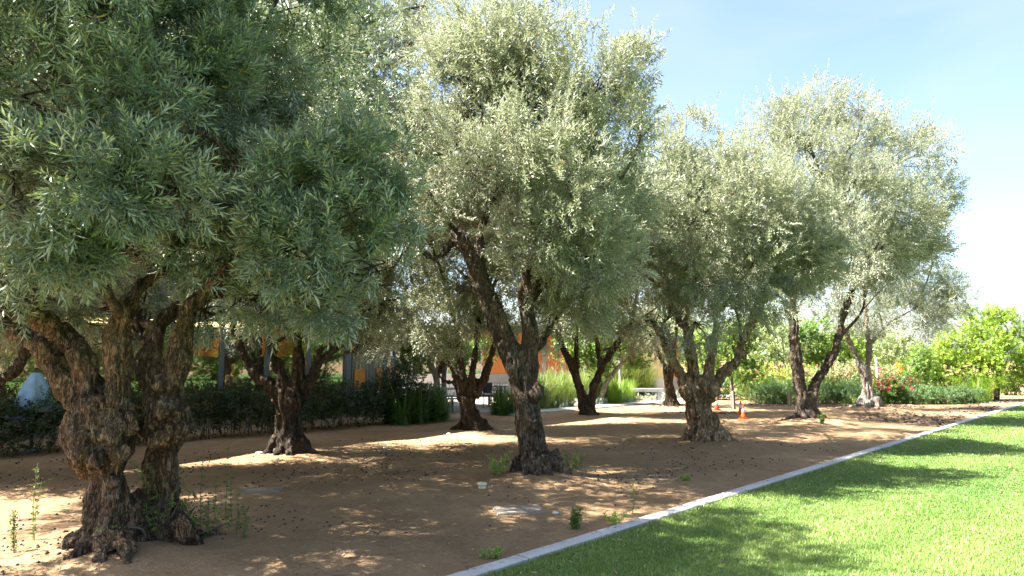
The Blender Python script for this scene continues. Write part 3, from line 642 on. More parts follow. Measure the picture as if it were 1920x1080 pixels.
YB = YD('B')
olive('B', 'olive tree leaning left in the middle of the front row, beside a bright weed', YB, BASE['B'],
  [[(1010, 900, 54), (1002, 870, 42), (996, 830, 33), (990, 780, 31), (985, 730, 33), (972, 690, 33), (960, 660, 28)]],
  [[(972, 700, 29), (948, 640, 26), (926, 590, 25), (904, 535, 23), (880, 475, 21), (852, 432, 15, .2)],
   [(988, 720, 26), (992, 660, 23), (994, 605, 19), (984, 545, 18), (990, 490, 14), (1000, 420, 10)],
   [(905, 545, 14), (872, 540, 9), (855, 548, 6)], [(905, 520, 12), (900, 440, 10, .3), (940, 330, 8, .4)], [(985, 560, 12), (1060, 470, 8, -.2), (1110, 420, 6, -.2)],
   [(975, 690, 16), (1010, 650, 11, .4), (1040, 600, 8, .6)], [(860, 440, 10, .2), (820, 485, 7, 0), (790, 470, 5, -.1)]],
  [(900, 120, .4, 95), (860, 215, .6, 90), (970, 150, .6, 85), (1100, 170, -.1, 90), (1140, 250, .1, 80), (1000, 280, -.6, 105), (905, 300, -.7, 88), (1060, 340, -.9, 100), (1120, 330, -.1, 85), (805, 360, -.1, 55),
   (990, 420, -.7, 80), (1060, 440, -.7, 90), (1115, 480, -.3, 80), (1000, 505, .1, 70), (880, 45, .9, 75), (1180, 130, .2, 50), (1190, 210, .3, 45), (960, 60, .8, 60), (1100, 560, .4, 60), (1060, 540, .2, 60), (840, 130, .9, 60), (940, 230, .9, 110), (1060, 250, 1.1, 100), (1160, 400, .5, 60),
   (1000, 380, 1.3, 110, .6), (900, 350, 1.3, 100, .6), (1030, 600, .8, 45)],
  [(1030, 850, 1072, 888, 15, -.1, 0), (1020, 860, 1036, 900, 15, -.35, 0), (990, 860, 985, 900, 14, -.35, 0), (975, 860, 952, 890, 12, -.1, 0), (1020, 850, 1090, 880, 10, .3, 0), (1000, 860, 1010, 904, 14, -.4, 0)],
  [(1000, 790, 14, -.22), (960, 690, 15, -.1), (1004, 735, 14, -.2)],
  150000, OL_FAR, M['olive'], M['bark'], 0.018, 0.036, 2, shoots=420, freq=2.1, twigs=14, thresh=0.52, rough=0.95, scale=(0.65, 1.25))

YG = YD('D')
olive('D', 'olive tree with a hollow sunlit fluted trunk, three cones standing behind it', YG, BASE['D'],
  [[(1325, 840, 47), (1320, 815, 38), (1312, 785, 33), (1310, 755, 34), (1308, 725, 36), (1308, 705, 33)]],
  [[(1285, 725, 17), (1268, 690, 14), (1252, 655, 11), (1236, 622, 8), (1210, 590, 5)], [(1302, 715, 18), (1296, 670, 15), (1288, 630, 11), (1290, 560, 7)], [(1325, 715, 16), (1332, 680, 13), (1338, 640, 10), (1345, 560, 7)],
   [(1332, 725, 17), (1358, 698, 14), (1384, 668, 12), (1400, 625, 10), (1425, 580, 8), (1450, 520, 5)], [(1345, 590, 7), (1380, 540, 6), (1420, 480, 4)], [(1200, 510, 4, .4), (1235, 485, 5, .2), (1275, 455, 4, .2)], [(1288, 630, 8), (1240, 540, 6, .3), (1200, 510, 4, .4)]],
  [(1285, 255, .2, 55), (1245, 330, .1, 75), (1325, 320, 0, 75), (1215, 420, -.3, 75), (1295, 420, -.5, 90), (1385, 410, -.5, 90), (1455, 390, -.5, 80), (1525, 420, -.3, 70), (1235, 510, -.2, 70), (1315, 510, -.5, 75), (1415, 490, -.6, 80),
   (1490, 490, -.3, 70), (1262, 590, -.5, 50), (1212, 590, -.2, 38), (1310, 610, -.7, 42), (1375, 575, -.1, 48), (1440, 555, .1, 50), (1185, 500, .2, 50), (1350, 370, .9, 90, .6), (1280, 440, 1.0, 90, .6), (1430, 450, 1.0, 80, .6), (1540, 480, 0, 45), (1250, 640, -.4, 28), (1400, 340, .3, 60)],
  [(1340, 805, 1385, 832, 13, -.1, 0), (1300, 810, 1270, 838, 12, -.1, 0), (1320, 815, 1320, 845, 14, -.5, 0), (1335, 815, 1358, 842, 12, -.45, 0), (1310, 815, 1296, 846, 11, -.4, 0)],
  [(1290, 735, 14, -.2), (1330, 735, 15, -.25), (1310, 770, 13, -.25), (1335, 790, 12, -.2)],
  155000, OL_FAR, M['olive'], M['bark_sunlit'], 0.020, 0.055, 3, shoots=300, thresh=0.51, scale=(0.7, 1.25), twigs=12, freq=2.1, rough=0.95, tf=0.68, lf=0.70)

YE = YD('E')
olive('E', 'tall olive tree whose trunk forks into a wide v on a root mound', YE, BASE['E'],
  [[(1516, 792, 30), (1512, 770, 23), (1511, 750, 21), (1508, 735, 20)]],
  [[(1503, 750, 15), (1496, 700, 14), (1491, 650, 13), (1486, 600, 11), (1490, 540, 8)], [(1518, 750, 14), (1532, 715, 12), (1556, 675, 10.5), (1572, 635, 10), (1582, 590, 9), (1602, 535, 7), (1640, 470, 5)], [(1570, 640, 7), (1580, 655, 5)], [(1602, 535, 6), (1590, 450, 5), (1560, 380, 4)]],
  [(1500, 235, .3, 60), (1548, 195, .3, 48), (1432, 285, .3, 68), (1450, 232, .3, 46), (1520, 310, -.2, 80), (1600, 270, .1, 75), (1675, 300, .3, 75), (1728, 285, .6, 58), (1752, 360, .3, 48), (1600, 375, -.7, 80), (1680, 395, -.6, 78), (1580, 465, -.9, 70),
   (1650, 475, -.6, 70), (1720, 435, -.2, 58), (1540, 535, -.6, 58), (1620, 535, -.2, 52), (1480, 555, -.6, 52), (1738, 475, .3, 40), (1500, 390, .9, 80), (1600, 330, 1.5, 90, .6), (1600, 200, .4, 38), (1790, 385, .3, 20), (1700, 520, .3, 45), (1470, 500, .2, 55)],
  [(1505, 770, 1470, 790, 8, -.2, 0), (1525, 770, 1556, 792, 9, -.2, 0), (1512, 775, 1505, 802, 9, -.5, 0), (1520, 775, 1530, 800, 8, -.5, 0), (1500, 780, 1440, 796, 5, -.3, 0)],
  [(1505, 755, 9, -.15), (1522, 745, 8, -.15)],
  150000, OL_VFAR, M['olive'], M['bark'], 0.03, 0.045, 4, shoots=420, thresh=0.48, twigs=11, scale=(0.55, 1.0), freq=2.1, rough=0.95)

YF = YD('F')
olive('F', 'smaller olive tree with a pale flared trunk beside magenta flowers', YF, BASE['F'],
  [[(1632, 772, 30), (1629, 752, 18), (1626, 725, 12.5), (1624, 700, 13), (1622, 685, 12)]],
  [[(1617, 695, 8), (1606, 668, 7), (1590, 632, 6), (1575, 600, 5)], [(1626, 690, 8), (1630, 655, 7), (1624, 600, 6), (1620, 540, 5)], [(1629, 650, 5), (1645, 630, 4), (1670, 604, 3.5), (1720, 575, 2.5)]],
  [(1705, 570, 0, 50), (1760, 555, 0, 48), (1795, 560, 0, 30), (1640, 590, -.2, 45), (1592, 590, -.1, 40), (1680, 510, .4, 60), (1620, 500, .4, 70), (1740, 590, .2, 40), (1660, 630, 0, 30), (1700, 430, .8, 70), (1780, 530, .3, 28), (1600, 430, .9, 70)],
  [(1640, 745, 1664, 768, 9, -.2, 0), (1620, 748, 1592, 766, 8, -.2, 0), (1628, 752, 1625, 782, 9, -.6, 0), (1640, 750, 1650, 780, 8, -.5, 0)],
  [], 78000, OL_VFAR, M['olive'], M['bark_grey'], 0.035, 0.04, 5, shoots=150, thresh=0.46, twigs=12, scale=(0.55, 0.95), rough=0.95)

YH = YD('Gt')
olive('G', 'dark shaded olive tree in front of the hedge, its trunk splitting into four limbs', YH, BASE['Gt'],
  [[(548, 862, 42), (543, 830, 33), (540, 795, 27), (541, 765, 28), (545, 740, 28), (548, 720, 25)]],
  [[(530, 760, 17), (506, 722, 15), (480, 702, 13), (456, 660, 10), (440, 620, 8), (430, 560, 6)], [(540, 740, 15), (522, 690, 12), (508, 650, 10), (498, 600, 8), (480, 480, 6)], [(556, 740, 17), (561, 690, 15), (560, 640, 13), (556, 590, 11), (590, 480, 8), (660, 330, 8), (665, 200, 8), (660, 60, 7)], [(568, 745, 14), (584, 710, 12), (594, 682, 11), (606, 650, 9), (650, 600, 6)]],
  [(495, 560, -.1, 70), (595, 560, -.5, 70), (690, 575, 0, 60), (640, 500, -.6, 85), (520, 470, -.1, 90), (430, 550, .4, 70), (460, 330, .4, 120), (600, 330, .4, 120), (720, 300, .4, 95), (760, 470, .4, 70), (560, 180, .4, 120), (700, 150, -.1, 110), (785, 95, -.5, 58),
   (640, 60, .4, 115), (480, 80, .8, 115), (795, 200, -.1, 45), (745, 560, .8, 50), (720, 15, -.1, 90), (550, -60, .4, 140), (800, 10, -.2, 50), (380, 420, .6, 90), (740, 380, .3, 70), (715, 610, .6, 46), (690, 640, .4, 36), (738, 645, 1.4, 32), (650, 610, .2, 40), (470, 610, .3, 40), (570, 610, .6, 34)],
  [(525, 825, 488, 856, 14, -.2, 0), (560, 825, 600, 858, 13, -.1, 0), (545, 835, 545, 872, 14, -.4, 0), (530, 835, 515, 866, 12, -.4, 0)],
  [(548, 745, 12, -.3), (530, 770, 12, -.1)],
  175000, OL_FAR, M['olive'], M['bark_shaded'], 0.024, 0.05, 6, shoots=120, thresh=0.485, twigs=11, scale=(0.65, 1.2), freq=2.1, rough=0.85)

olive('H', 'shaded olive tree with four slim limbs fanning out before the outdoor tables', YD('H'), BASE['H'],
  [[(888, 815, 40), (884, 795, 27), (879, 765, 22), (878, 745, 21)]],
  [[(868, 750, 12), (858, 715, 9.5), (845, 690, 8), (820, 670, 6), (800, 640, 5)], [(874, 745, 12), (868, 700, 9.5), (860, 650, 8), (850, 590, 6)], [(884, 745, 11), (888, 700, 9), (893, 650, 8), (900, 580, 6)], [(890, 745, 12), (906, 712, 10), (918, 675, 8), (930, 630, 6)], [(864, 732, 6), (846, 718, 5), (829, 712, 4.5), (825, 698, 4), (831, 684, 3.5)]],
  [(828, 575, -.4, 66), (785, 600, -.4, 48), (888, 590, -.5, 52), (865, 510, 0, 85), (775, 520, .3, 66), (940, 560, .5, 66), (820, 420, .5, 90), (900, 400, .5, 100), (970, 430, .5, 90), (860, 300, .8, 100), (770, 450, .4, 70), (930, 620, .4, 36), (740, 600, .4, 36), (840, 640, -.3, 34)],
  [(870, 795, 838, 808, 9, 0, 0), (900, 790, 930, 808, 10, 0, 0), (890, 795, 905, 816, 9, -.4, 0), (878, 795, 868, 814, 9, -.3, 0)], [],
  110000, OL_VFAR, M['olive'], M['bark_shaded'], 0.03, 0.045, 7, shoots=30, thresh=0.42, twigs=7, scale=(0.7, 1.1))

olive('I', 'dark olive tree with a v fork trunk beside the concrete path', YD('I'), BASE['I'],
  [[(1102, 788, 24), (1101, 770, 19), (1099, 755, 19)]],
  [[(1093, 765, 12), (1086, 725, 10.5), (1072, 685, 9.5), (1055, 650, 8), (1040, 600, 6)], [(1107, 765, 12), (1112, 730, 11), (1128, 692, 10), (1152, 652, 8), (1185, 600, 6)], [(1125, 695, 7), (1122, 660, 6), (1110, 600, 5)], [(1080, 690, 7), (1082, 640, 6), (1080, 580, 5)]],
  [(1080, 590, -.3, 52), (1140, 595, -.2, 50), (1040, 560, .2, 60), (1185, 570, .2, 56), (1110, 520, 0, 80), (1200, 480, .4, 80), (1060, 450, .4, 80), (1160, 400, .5, 80), (1030, 625, 0, 34), (1165, 640, .2, 28), (1210, 620, .3, 36), (1100, 350, .8, 80)],
  [(1108, 770, 1128, 782, 7, 0, 0), (1095, 770, 1082, 783, 7, 0, 0), (1102, 772, 1108, 790, 8, -.4, 0)], [],
  80000, OL_VFAR, M['olive'], M['bark_shaded'], 0.035, 0.04, 8, shoots=24, thresh=0.42, twigs=6)

olive('J', 'farthest slim olive tree half hidden behind the hollow trunk', YD('J'), BASE['J'],
  [[(1259, 768, 24), (1258, 748, 14), (1256, 725, 12), (1252, 700, 10)]],
  [[(1251, 705, 9), (1243, 680, 7), (1232, 655, 5.5), (1215, 620, 4)], [(1256, 705, 8), (1262, 660, 6), (1270, 600, 5)]],
  [(1212, 615, 0, 36), (1255, 590, 0, 44), (1180, 600, .2, 36), (1285, 500, .2, 70), (1345, 480, .3, 70), (1220, 420, .4, 80), (1320, 400, .4, 80), (1300, 570, .2, 44)],
  [(1252, 752, 1235, 764, 6, 0, 0), (1264, 752, 1282, 763, 6, 0, 0)], [],
  50000, OL_VFAR, M['olive'], M['bark_shaded'], 0.045, 0.04, 9, shoots=16, thresh=0.44, twigs=6)

pL = G(-150, 900, .05); YL = pL[1]
olive('L', 'olive tree mostly outside the frame, one dark limb reaching in at the left edge', YL, pL,
  [[(-150, 915, 46), (-150, 870, 36), (-146, 820, 32), (-140, 780, 30)]],
  [[(-132, 800, 20), (-80, 765, 17), (-20, 728, 16), (22, 698, 14), (48, 660, 11), (70, 600, 8)], [(-148, 785, 22), (-160, 700, 18), (-170, 600, 12)], [(-140, 790, 18), (-100, 700, 14), (-70, 600, 10)]],
  [(60, 590, .3, 60), (-20, 600, 0, 80), (-120, 560, 0, 110), (-60, 440, .3, 130), (100, 480, .6, 110), (220, 540, .8, 70), (-200, 420, 0, 140), (0, 300, .5, 140), (-120, 240, .3, 150), (160, 340, .8, 120), (150, 590, .5, 40), (-250, 560, .3, 90)],
  [], [],
  85000, OL_VFAR, M['olive'], M['bark_shaded'], 0.035, 0.045, 10, shoots=20, thresh=0.42, twigs=6, scale=(0.6, 0.9))

# ------------------------------------------------------------------ other trees and shrubs
def tree(name, label, cat, base, trunks, lobes, n, templates, leafmat, barkmat, seed, thresh=0.42, group=None, shell=0.55, scale=(0.8, 1.25), twigs=5, rough=0.55):
    """trunks: list of world paths with radii; lobes: (centre, radius)"""
    base = np.asarray(base, float); root = thing(name, label, cat, base, 0, group); mb = MB(); ends = []
    for P, R in trunks:
        P2, R2 = spline(P, R, 5); P2 = P2 - base; mb.tube(P2, R2, 8); ends.append(P2[-1]); ends.append(P2[len(P2) * 2 // 3])
    me, PP = crown_mesh('crown', lobes, n, templates, seed, base, shell, thresh, 12, scale=scale, zmin=0.05, rough=rough); PP = PP - base
    g = np.random.default_rng(seed)
    for c, r in [(np.asarray(l[0]) - base, l[1]) for l in lobes]:
        e = ends[int(np.argmin([np.linalg.norm(c - x) for x in ends]))]
        P2, R2 = spline([e, (e + c) / 2 + g.normal(size=3) * 0.08, c], [0.03, 0.022, 0.012], 4); mb.tube(P2, R2, 5)
        near = PP[np.linalg.norm(PP - c, axis=1) < r]
        for k in range(min(twigs, len(near))):
            P3, R3 = spline([c, near[g.integers(len(near))]], [0.01, 0.004], 2); mb.tube(P3, R3, 4, False)
    mb.obj('trunk', barkmat, root); link('crown', me, leafmat, root); return root
def pl(lobes, Y): return [(at(l[0], l[1], Y + l[2]), l[3] * (Y + l[2]) / F) for l in lobes]
def pp(spec, Y): return px_path(spec, Y)
BGG = 'trees beyond the planting bed'
# bright yellow-green tree at the right edge
Yk = 29.0
tree('broadleaf_tree', 'bright yellow green tree standing at the end of the kerb', 'tree', G(1845, 748), [pp([(1845, 760, 5), (1840, 700, 4), (1830, 650, 3)], Yk), pp([(1868, 760, 5), (1872, 700, 4), (1885, 640, 3)], Yk)],
     pl([(1800, 650, 0, 42), (1850, 650, -.5, 44), (1895, 660, 0, 46), (1880, 605, .3, 32), (1835, 610, .2, 30), (1790, 695, -.3, 38), (1850, 690, -.8, 36), (1905, 690, 0, 38), (1935, 640, .5, 45), (1865, 590, .4, 20), (1950, 690, 0, 40), (1815, 585, .3, 12), (1765, 665, 0, 20)], Yk), 42000, BROAD, M['yellow_leaf'], M['bark'], 21, 0.45, BGG, scale=(0.42, 0.72))
Yb = 31.0
tree('pear_tree', 'pale green tree with a crooked grey trunk behind the flower bed', 'tree', G(1436, 742), [pp([(1437, 760, 5), (1436, 715, 4), (1425, 690, 3)], Yb), pp([(1438, 730, 4), (1450, 700, 3), (1470, 675, 2)], Yb)],
     pl([(1400, 660, 0, 40), (1440, 640, 0, 40), (1475, 665, 0, 36), (1420, 610, .3, 36), (1460, 600, .5, 36), (1395, 700, 0, 26), (1440, 690, -.4, 28)], Yb), 11000, BROAD, M['pale_leaf'], M['bark_grey'], 22, 0.46, BGG, scale=(0.6, 0.9))
tree('broadleaf_tree', 'mid green rounded tree seen through the v fork of a trunk', 'tree', G(1535, 742), [pp([(1535, 760, 5), (1535, 710, 4), (1532, 670, 3)], 32)],
     pl([(1530, 650, 0, 34), (1550, 680, 0, 30), (1515, 690, 0, 28), (1545, 615, .3, 30), (1510, 630, 0, 26)], 32), 8000, BROAD, M['green_leaf'], M['bark'], 23, 0.42, BGG, scale=(0.7, 1.0))
tree('broadleaf_tree', 'lime green tree behind the pale flared olive trunk', 'tree', G(1595, 740), [pp([(1596, 755, 4), (1595, 700, 3), (1593, 670, 2)], 33)],
     pl([(1590, 675, 0, 36), (1570, 655, 0, 28), (1615, 665, .2, 28), (1590, 640, .3, 28), (1575, 705, 0, 24), (1610, 705, 0, 24)], 33), 8000, BROAD, M['fresh_leaf'], M['bark'], 24, 0.42, BGG, scale=(0.6, 0.95))
tree('broadleaf_tree', 'light green spreading tree behind the white pole', 'tree', G(1680, 740), [pp([(1680, 755, 4), (1680, 710, 3), (1676, 680, 2)], 34)],
     pl([(1660, 670, 0, 34), (1700, 665, .2, 34), (1735, 675, .2, 26), (1680, 645, .4, 26), (1665, 710, 0, 24), (1645, 695, 0, 20)], 34), 9000, BROAD, M['pale_leaf'], M['bark'], 25, 0.42, BGG, scale=(0.6, 0.95))
tree('bush', 'tall dark green bush right of the orange flower spike', 'bush', G(1722, 745), [pp([(1722, 752, 4), (1722, 730, 3), (1720, 700, 2)], 29)],
     pl([(1720, 690, 0, 28), (1705, 715, -.2, 24), (1738, 715, -.1, 24), (1728, 668, 0, 18), (1702, 695, 0, 18), (1722, 735, -.2, 22)], 29), 6500, BROAD, M['green_leaf'], M['bark'], 26, 0.38, scale=(0.45, 0.7))
tree('broadleaf_tree', 'yellowish green tree glimpsed between the far trunk and the hollow trunk', 'tree', G(1225, 742), [pp([(1226, 755, 5), (1224, 690, 4), (1220, 650, 3)], 36)],
     pl([(1222, 650, 0, 30), (1245, 640, 0, 28), (1235, 610, .3, 30), (1210, 620, 0, 24), (1265, 665, 0, 22), (1275, 620, 0, 30)], 36), 7000, BROAD, M['fresh_leaf'], M['bark'], 27, 0.42, scale=(0.6, 0.95))
tree('broadleaf_tree', 'dense green tree filling the gap behind the sapling', 'tree', G(1345, 740), [pp([(1345, 752, 5), (1345, 700, 4), (1345, 660, 3)], 34)],
     pl([(1340, 650, 0, 40), (1370, 680, 0, 34), (1320, 690, 0, 30), (1390, 640, .3, 40), (1350, 710, 0, 26), (1310, 650, 0, 30)], 34), 9000, BROAD, M['fresh_leaf'], M['bark'], 28, 0.42, scale=(0.6, 0.95))
for i, (px, w_, top, Y_, mt, lab) in enumerate([(1300, 60, 600, 42, 'green_leaf', 'tall mid green tree far behind the hollow trunk'), (1410, 70, 600, 44, 'fresh_leaf', 'broad leafy tree far behind the pear tree'), (1500, 60, 610, 43, 'pale_leaf', 'pale tree far behind the v trunk'), (1570, 60, 620, 45, 'fresh_leaf', 'fresh green tree far behind the lavender'), (1640, 60, 640, 44, 'green_leaf', 'mid green tree far behind the white pole'), (1710, 60, 655, 46, 'fresh_leaf', 'low rounded tree far behind the tall dark bush'), (1165, 60, 640, 46, 'green_leaf', 'dark green tree far beyond the cream wing')]):
    b_ = at(px, 740, Y_); b_[2] = 0
    tree('background_tree', lab, 'tree', b_, [([b_, b_ + np.array([0, 0, 1.2]), b_ + np.array([.1, 0, 2.2])], [.16, .13, .08])], pl([(px + dx * w_, y_, dz, w_ * rr_) for dx, y_, dz, rr_ in ((-.45, top + 50, 0, .55), (.45, top + 55, .4, .55), (0, top + 30, .5, .6), (-.3, 720, -.3, .5), (.35, 715, .2, .5), (0, 690, -.5, .5))], Y_), 8000, BROAD, M[mt], M['bark'], 230 + i, 0.38, 'trees far beyond the planting bed', scale=(0.8, 1.2), twigs=2)
Ys = G(1373, 766)[1]
tree('sapling', 'young dark stemmed tree beside the red cone, tied to a short stake', 'young tree', G(1373, 766), [pp([(1373, 768, 3.2), (1372, 730, 3), (1371, 690, 2.4), (1374, 655, 1.8)], Ys), pp([(1372, 705, 2), (1385, 685, 1.5), (1400, 665, 1)], Ys)],
     pl([(1370, 650, 0, 28), (1395, 665, 0, 26), (1350, 660, .2, 24), (1385, 690, -.2, 24), (1410, 690, 0, 18), (1360, 620, .2, 26), (1400, 635, 0, 24), (1410, 715, 0, 12), (1392, 715, 0, 14)], Ys), 7500, BROAD, M['green_leaf'], M['twig'], 29, 0.43, scale=(0.4, 0.6))
# sycamores in the courtyard before the far building
Yc = 24.5
tree('plane_tree', 'plane tree with a pale twisted trunk beside the outdoor tables', 'tree', G(820, 760), [pp([(820, 765, 7), (821, 735, 6), (817, 705, 6), (806, 680, 5), (795, 655, 4)], Yc), pp([(835, 765, 5), (832, 710, 5), (838, 670, 4)], Yc + .3)],
     pl([(760, 660, -.2, 24), (790, 650, 0, 28), (785, 680, -.3, 18), (830, 650, .2, 28), (745, 690, -.2, 13), (860, 660, .2, 22), (905, 660, .3, 20), (870, 690, .2, 14), (760, 630, 0, 30)], Yc), 6500, BROAD, M['green_leaf'], M['bark_grey'], 31, 0.42, scale=(0.7, 1.1))
tree('plane_tree', 'plane tree with a leaning pale trunk behind the dark v fork', 'tree', G(1128, 757), [pp([(1126, 760, 5), (1132, 730, 5), (1146, 705, 4.5), (1168, 680, 4), (1195, 660, 3)], 25.5)],
     pl([(1110, 665, 0, 26), (1090, 640, 0, 28), (1125, 690, 0, 16), (1180, 665, 0, 22), (1150, 640, 0, 28), (1060, 655, .2, 22), (1205, 665, 0, 18)], 25.5), 6000, BROAD, M['green_leaf'], M['bark_grey'], 32, 0.42, scale=(0.7, 1.1))
# far conifers on the skyline
for i, (px, top, bx, lab) in enumerate([(1752, 636, 26, 'hazy dark conifer on the skyline left of the bright tree'), (1782, 628, 30, 'taller hazy conifer on the skyline touching the bright tree'), (1728, 645, 22, 'shortest hazy conifer on the skyline above the bush')]):
    Yf = 120.0; b = G(px, 700); b = np.array([(px - 960) / F * Yf, Yf, 0.0])
    tree('conifer_tree', lab, 'conifer', b, [([b, b + np.array([0, 0, 2.5]), b + np.array([0, 0, 4.5])], [0.2, 0.15, 0.08])],
         [(at(px, y_, Yf), w_ * Yf / F) for y_, w_ in ((top + 8, bx * .3), (top + 18, bx * .5), (top + 30, bx * .62), (top + 44, bx * .7))], 2600, BROAD, M['conifer'], M['bark'], 40 + i, 0.36, 'conifers on the skyline', scale=(2.0, 3.2), twigs=1)
# trees across the lawn, mirrored in the glass front
b = np.array([31.0, -4.0, 0.0])
lawn_tree = tree('lawn_tree', 'round green tree across the lawn, outside the frame to the right', 'tree', b, [([b, b + np.array([0, 0, 2.0]), b + np.array([0.2, 0, 4.0])], [0.25, 0.2, 0.1])],
     [(b + np.array([dx, dy, dz]), r_) for dx, dy, dz, r_ in ((0, 0, 4.6, 2.4), (1.6, 1, 3.2, 1.9), (-1.6, -1.4, 3.2, 1.9), (0.5, -2.6, 3.4, 1.9), (-.6, 2.4, 3.4, 2.0), (0, 0, 6.0, 1.6), (0, 0, 2, 1.8), (0, 2, 1.6, 1.5), (0, -2, 1.6, 1.5))], 9000, BROAD, M['green_leaf'], M['bark'], 50, 0.34, 'trees across the lawn', scale=(2.0, 3.0), twigs=1)
for i, (x_, y_) in enumerate([(33, 2), (30, -10), (36, 8), (27, -16), (38, -8), (22, -21)]):
    c_ = lawn_tree.copy(); COL.objects.link(c_); c_.location = (x_, y_, 0); c_.rotation_euler = (0, 0, 1.3 * i + .7)
    for ch in list(lawn_tree.children): k_ = ch.copy(); COL.objects.link(k_); k_.parent = c_

# shrubs: mounds of leaf sprays close to the ground with stems inside
def shrub(name, label, cat, base, lobes, n, templates, mat, seed, thresh=0.38, scale=(0.8, 1.2), group=None, flowers=None, shell=0.6, stems=9):
    base = np.asarray(base, float); root = thing(name, label, cat, base, 0, group); g = np.random.default_rng(seed)
    me, PP = crown_mesh('foliage', lobes, n, templates, seed, base, shell, thresh, 6, scale=scale, zmin=0.03)
    link('foliage', me, mat, root); mb = MB()
    for k in range(stems):
        e = PP[g.integers(len(PP))] - base; s = np.array([e[0] + g.normal() * .1, e[1] + g.normal() * .1, -0.03]) if stems > 40 else np.array([e[0] * 0.35, e[1] * 0.35, -0.03])
        P, R = spline([s, s * 0.5 + e * 0.5 + g.normal(size=3) * 0.05, e], [0.014, 0.01, 0.004], 4); mb.tube(P, R, 5, False)
    so = mb.obj('stems', M['twig'], root)
    if stems > 40: so['kind'] = 'stuff'
    if flowers:
        fm, nf, zlo = flowers; up = PP[PP[:, 2] > np.quantile(PP[:, 2], zlo)]
        k = g.integers(0, len(up), nf); V, T = scatter(up[k] + np.array([0, 0, 0.05]), g.normal(size=(nf, 3)) + np.array([0, -0.4, 0.8]), SMALLP, (0.9, 1.6), g)
        link('flowers', leaf_mesh('flowers', V, T, base), fm, root)
    return root
# the dark hedge along the glass front
lob = []
g0 = np.random.default_rng(5)
for t in np.arange(-4.0, 10.6, 0.38):
    lob.append((tq(t + g0.normal() * .05, 14.75 + g0.normal() * .08, 0.70 + g0.normal() * .04), 0.36)); lob.append((tq(t, 14.55 + g0.normal() * .08, 0.40 + g0.normal() * .05), 0.30, .55)); lob.append((tq(t, 15.1, 0.6), 0.36, .6))
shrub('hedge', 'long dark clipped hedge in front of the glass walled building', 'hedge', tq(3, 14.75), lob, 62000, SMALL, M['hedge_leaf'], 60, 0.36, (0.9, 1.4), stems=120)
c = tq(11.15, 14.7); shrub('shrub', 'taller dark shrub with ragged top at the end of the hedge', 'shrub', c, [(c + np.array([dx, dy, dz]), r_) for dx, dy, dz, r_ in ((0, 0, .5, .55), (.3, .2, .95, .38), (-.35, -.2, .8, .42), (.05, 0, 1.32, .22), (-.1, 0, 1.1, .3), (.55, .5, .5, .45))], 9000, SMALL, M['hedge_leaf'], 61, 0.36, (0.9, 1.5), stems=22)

# tufts of blades
def tuft_mesh(name, n, L, w, spread, seed, arch=0.6, origin=(0, 0, 0), foot=0.15):
    g = np.random.default_rng(seed); an = g.random(n) * 6.283; l = L * (0.35 + 0.75 * g.random(n)); out = spread * (0.15 + 0.9 * g.random(n)) * l
    d = np.stack([np.cos(an), np.sin(an), 0 * an], -1); s = np.stack([-np.sin(an), np.cos(an), 0 * an], -1); fr = g.random(n) ** 0.5 * foot
    b = d * fr[:, None] * (g.choice([-1, 1], n))[:, None] + 0; V = []
    h = np.sqrt(np.maximum(l ** 2 - out ** 2, (0.3 * l) ** 2)); k_ = [0, 0.35, 0.7, 1.0]; pts = []
    for u in k_:
        z = h * (u * (1 + arch) - arch * u ** 2.6 * 1.0); pts.append(b + d * (out * u ** 1.7)[:, None] + np.array([0, 0, 1.0]) * z[:, None])
    ww = np.array([1, 0.95, 0.6, 0.05]) * w; rows = []
    for p, w_ in zip(pts, ww): rows += [p - s * w_, p + s * w_]
    V = np.stack(rows, 1); base = np.arange(n)[:, None] * 8
    Fq = np.concatenate([base + np.array([0, 1, 3, 2]), base + np.array([2, 3, 5, 4]), base + np.array([4, 5, 7, 6])], 1)
    tint = np.repeat(np.clip(g.random(n), 0, 1), 3); return np_mesh(name, V, Fq, np.full(3 * n, 4), tint), pts[-1]
def tuft(name, label, cat, loc, n, L, w, spread, mat, seed, group=None, plumes=None, foot=0.2, arch=0.6):
    root = thing(name, label, cat, (loc[0], loc[1], 0), 0, group); me, tips = tuft_mesh('blades', n, L, w, spread, seed, arch, foot=foot); link('blades', me, mat, root)
    if plumes:
        g = np.random.default_rng(seed); k = g.integers(0, len(tips), plumes); P = tips[k] * np.array([0.9, 0.9, 1.0]) + np.array([0, 0, L * 0.22]); mb = MB()
        V, T = scatter(P, tips[k] * np.array([1, 1, 0.2]) + np.array([0, 0, 0.6]), [spray_template(12, 0.16, 0.05, 0.010, 700 + i, (35, 12), 3) for i in range(3)], (0.8, 1.3), g)
        link('plumes', leaf_mesh('plumes', V, T), M['plume'], root)
    return root
SG = 'strap leaved plants along the back of the soil'
for i, (px, py, L, lab) in enumerate([(750, 795, .95, 'strap leaved green plant right after the dark shrub'), (785, 792, .9, 'strap leaved green plant left of the fan limbed trunk'), (822, 789, .85, 'strap leaved green plant close beside the fan limbed trunk'), (770, 786, .95, 'strap leaved plant standing behind the first two clumps'), (806, 783, .9, 'strap leaved plant at the back under the plane tree'), (938, 778, .85, 'dark strap leaved plant left of the leaning trunk'), (960, 776, .7, 'small strap leaved plant half hidden by the leaning trunk')]):
    tuft('strap_plant', lab, 'plant', G(px, py), 360, L * 1.15, 0.013, 1.15, M['strap_leaf'], 80 + i, SG, foot=0.3, arch=0.9)
OG = 'ornamental grasses beside the path'
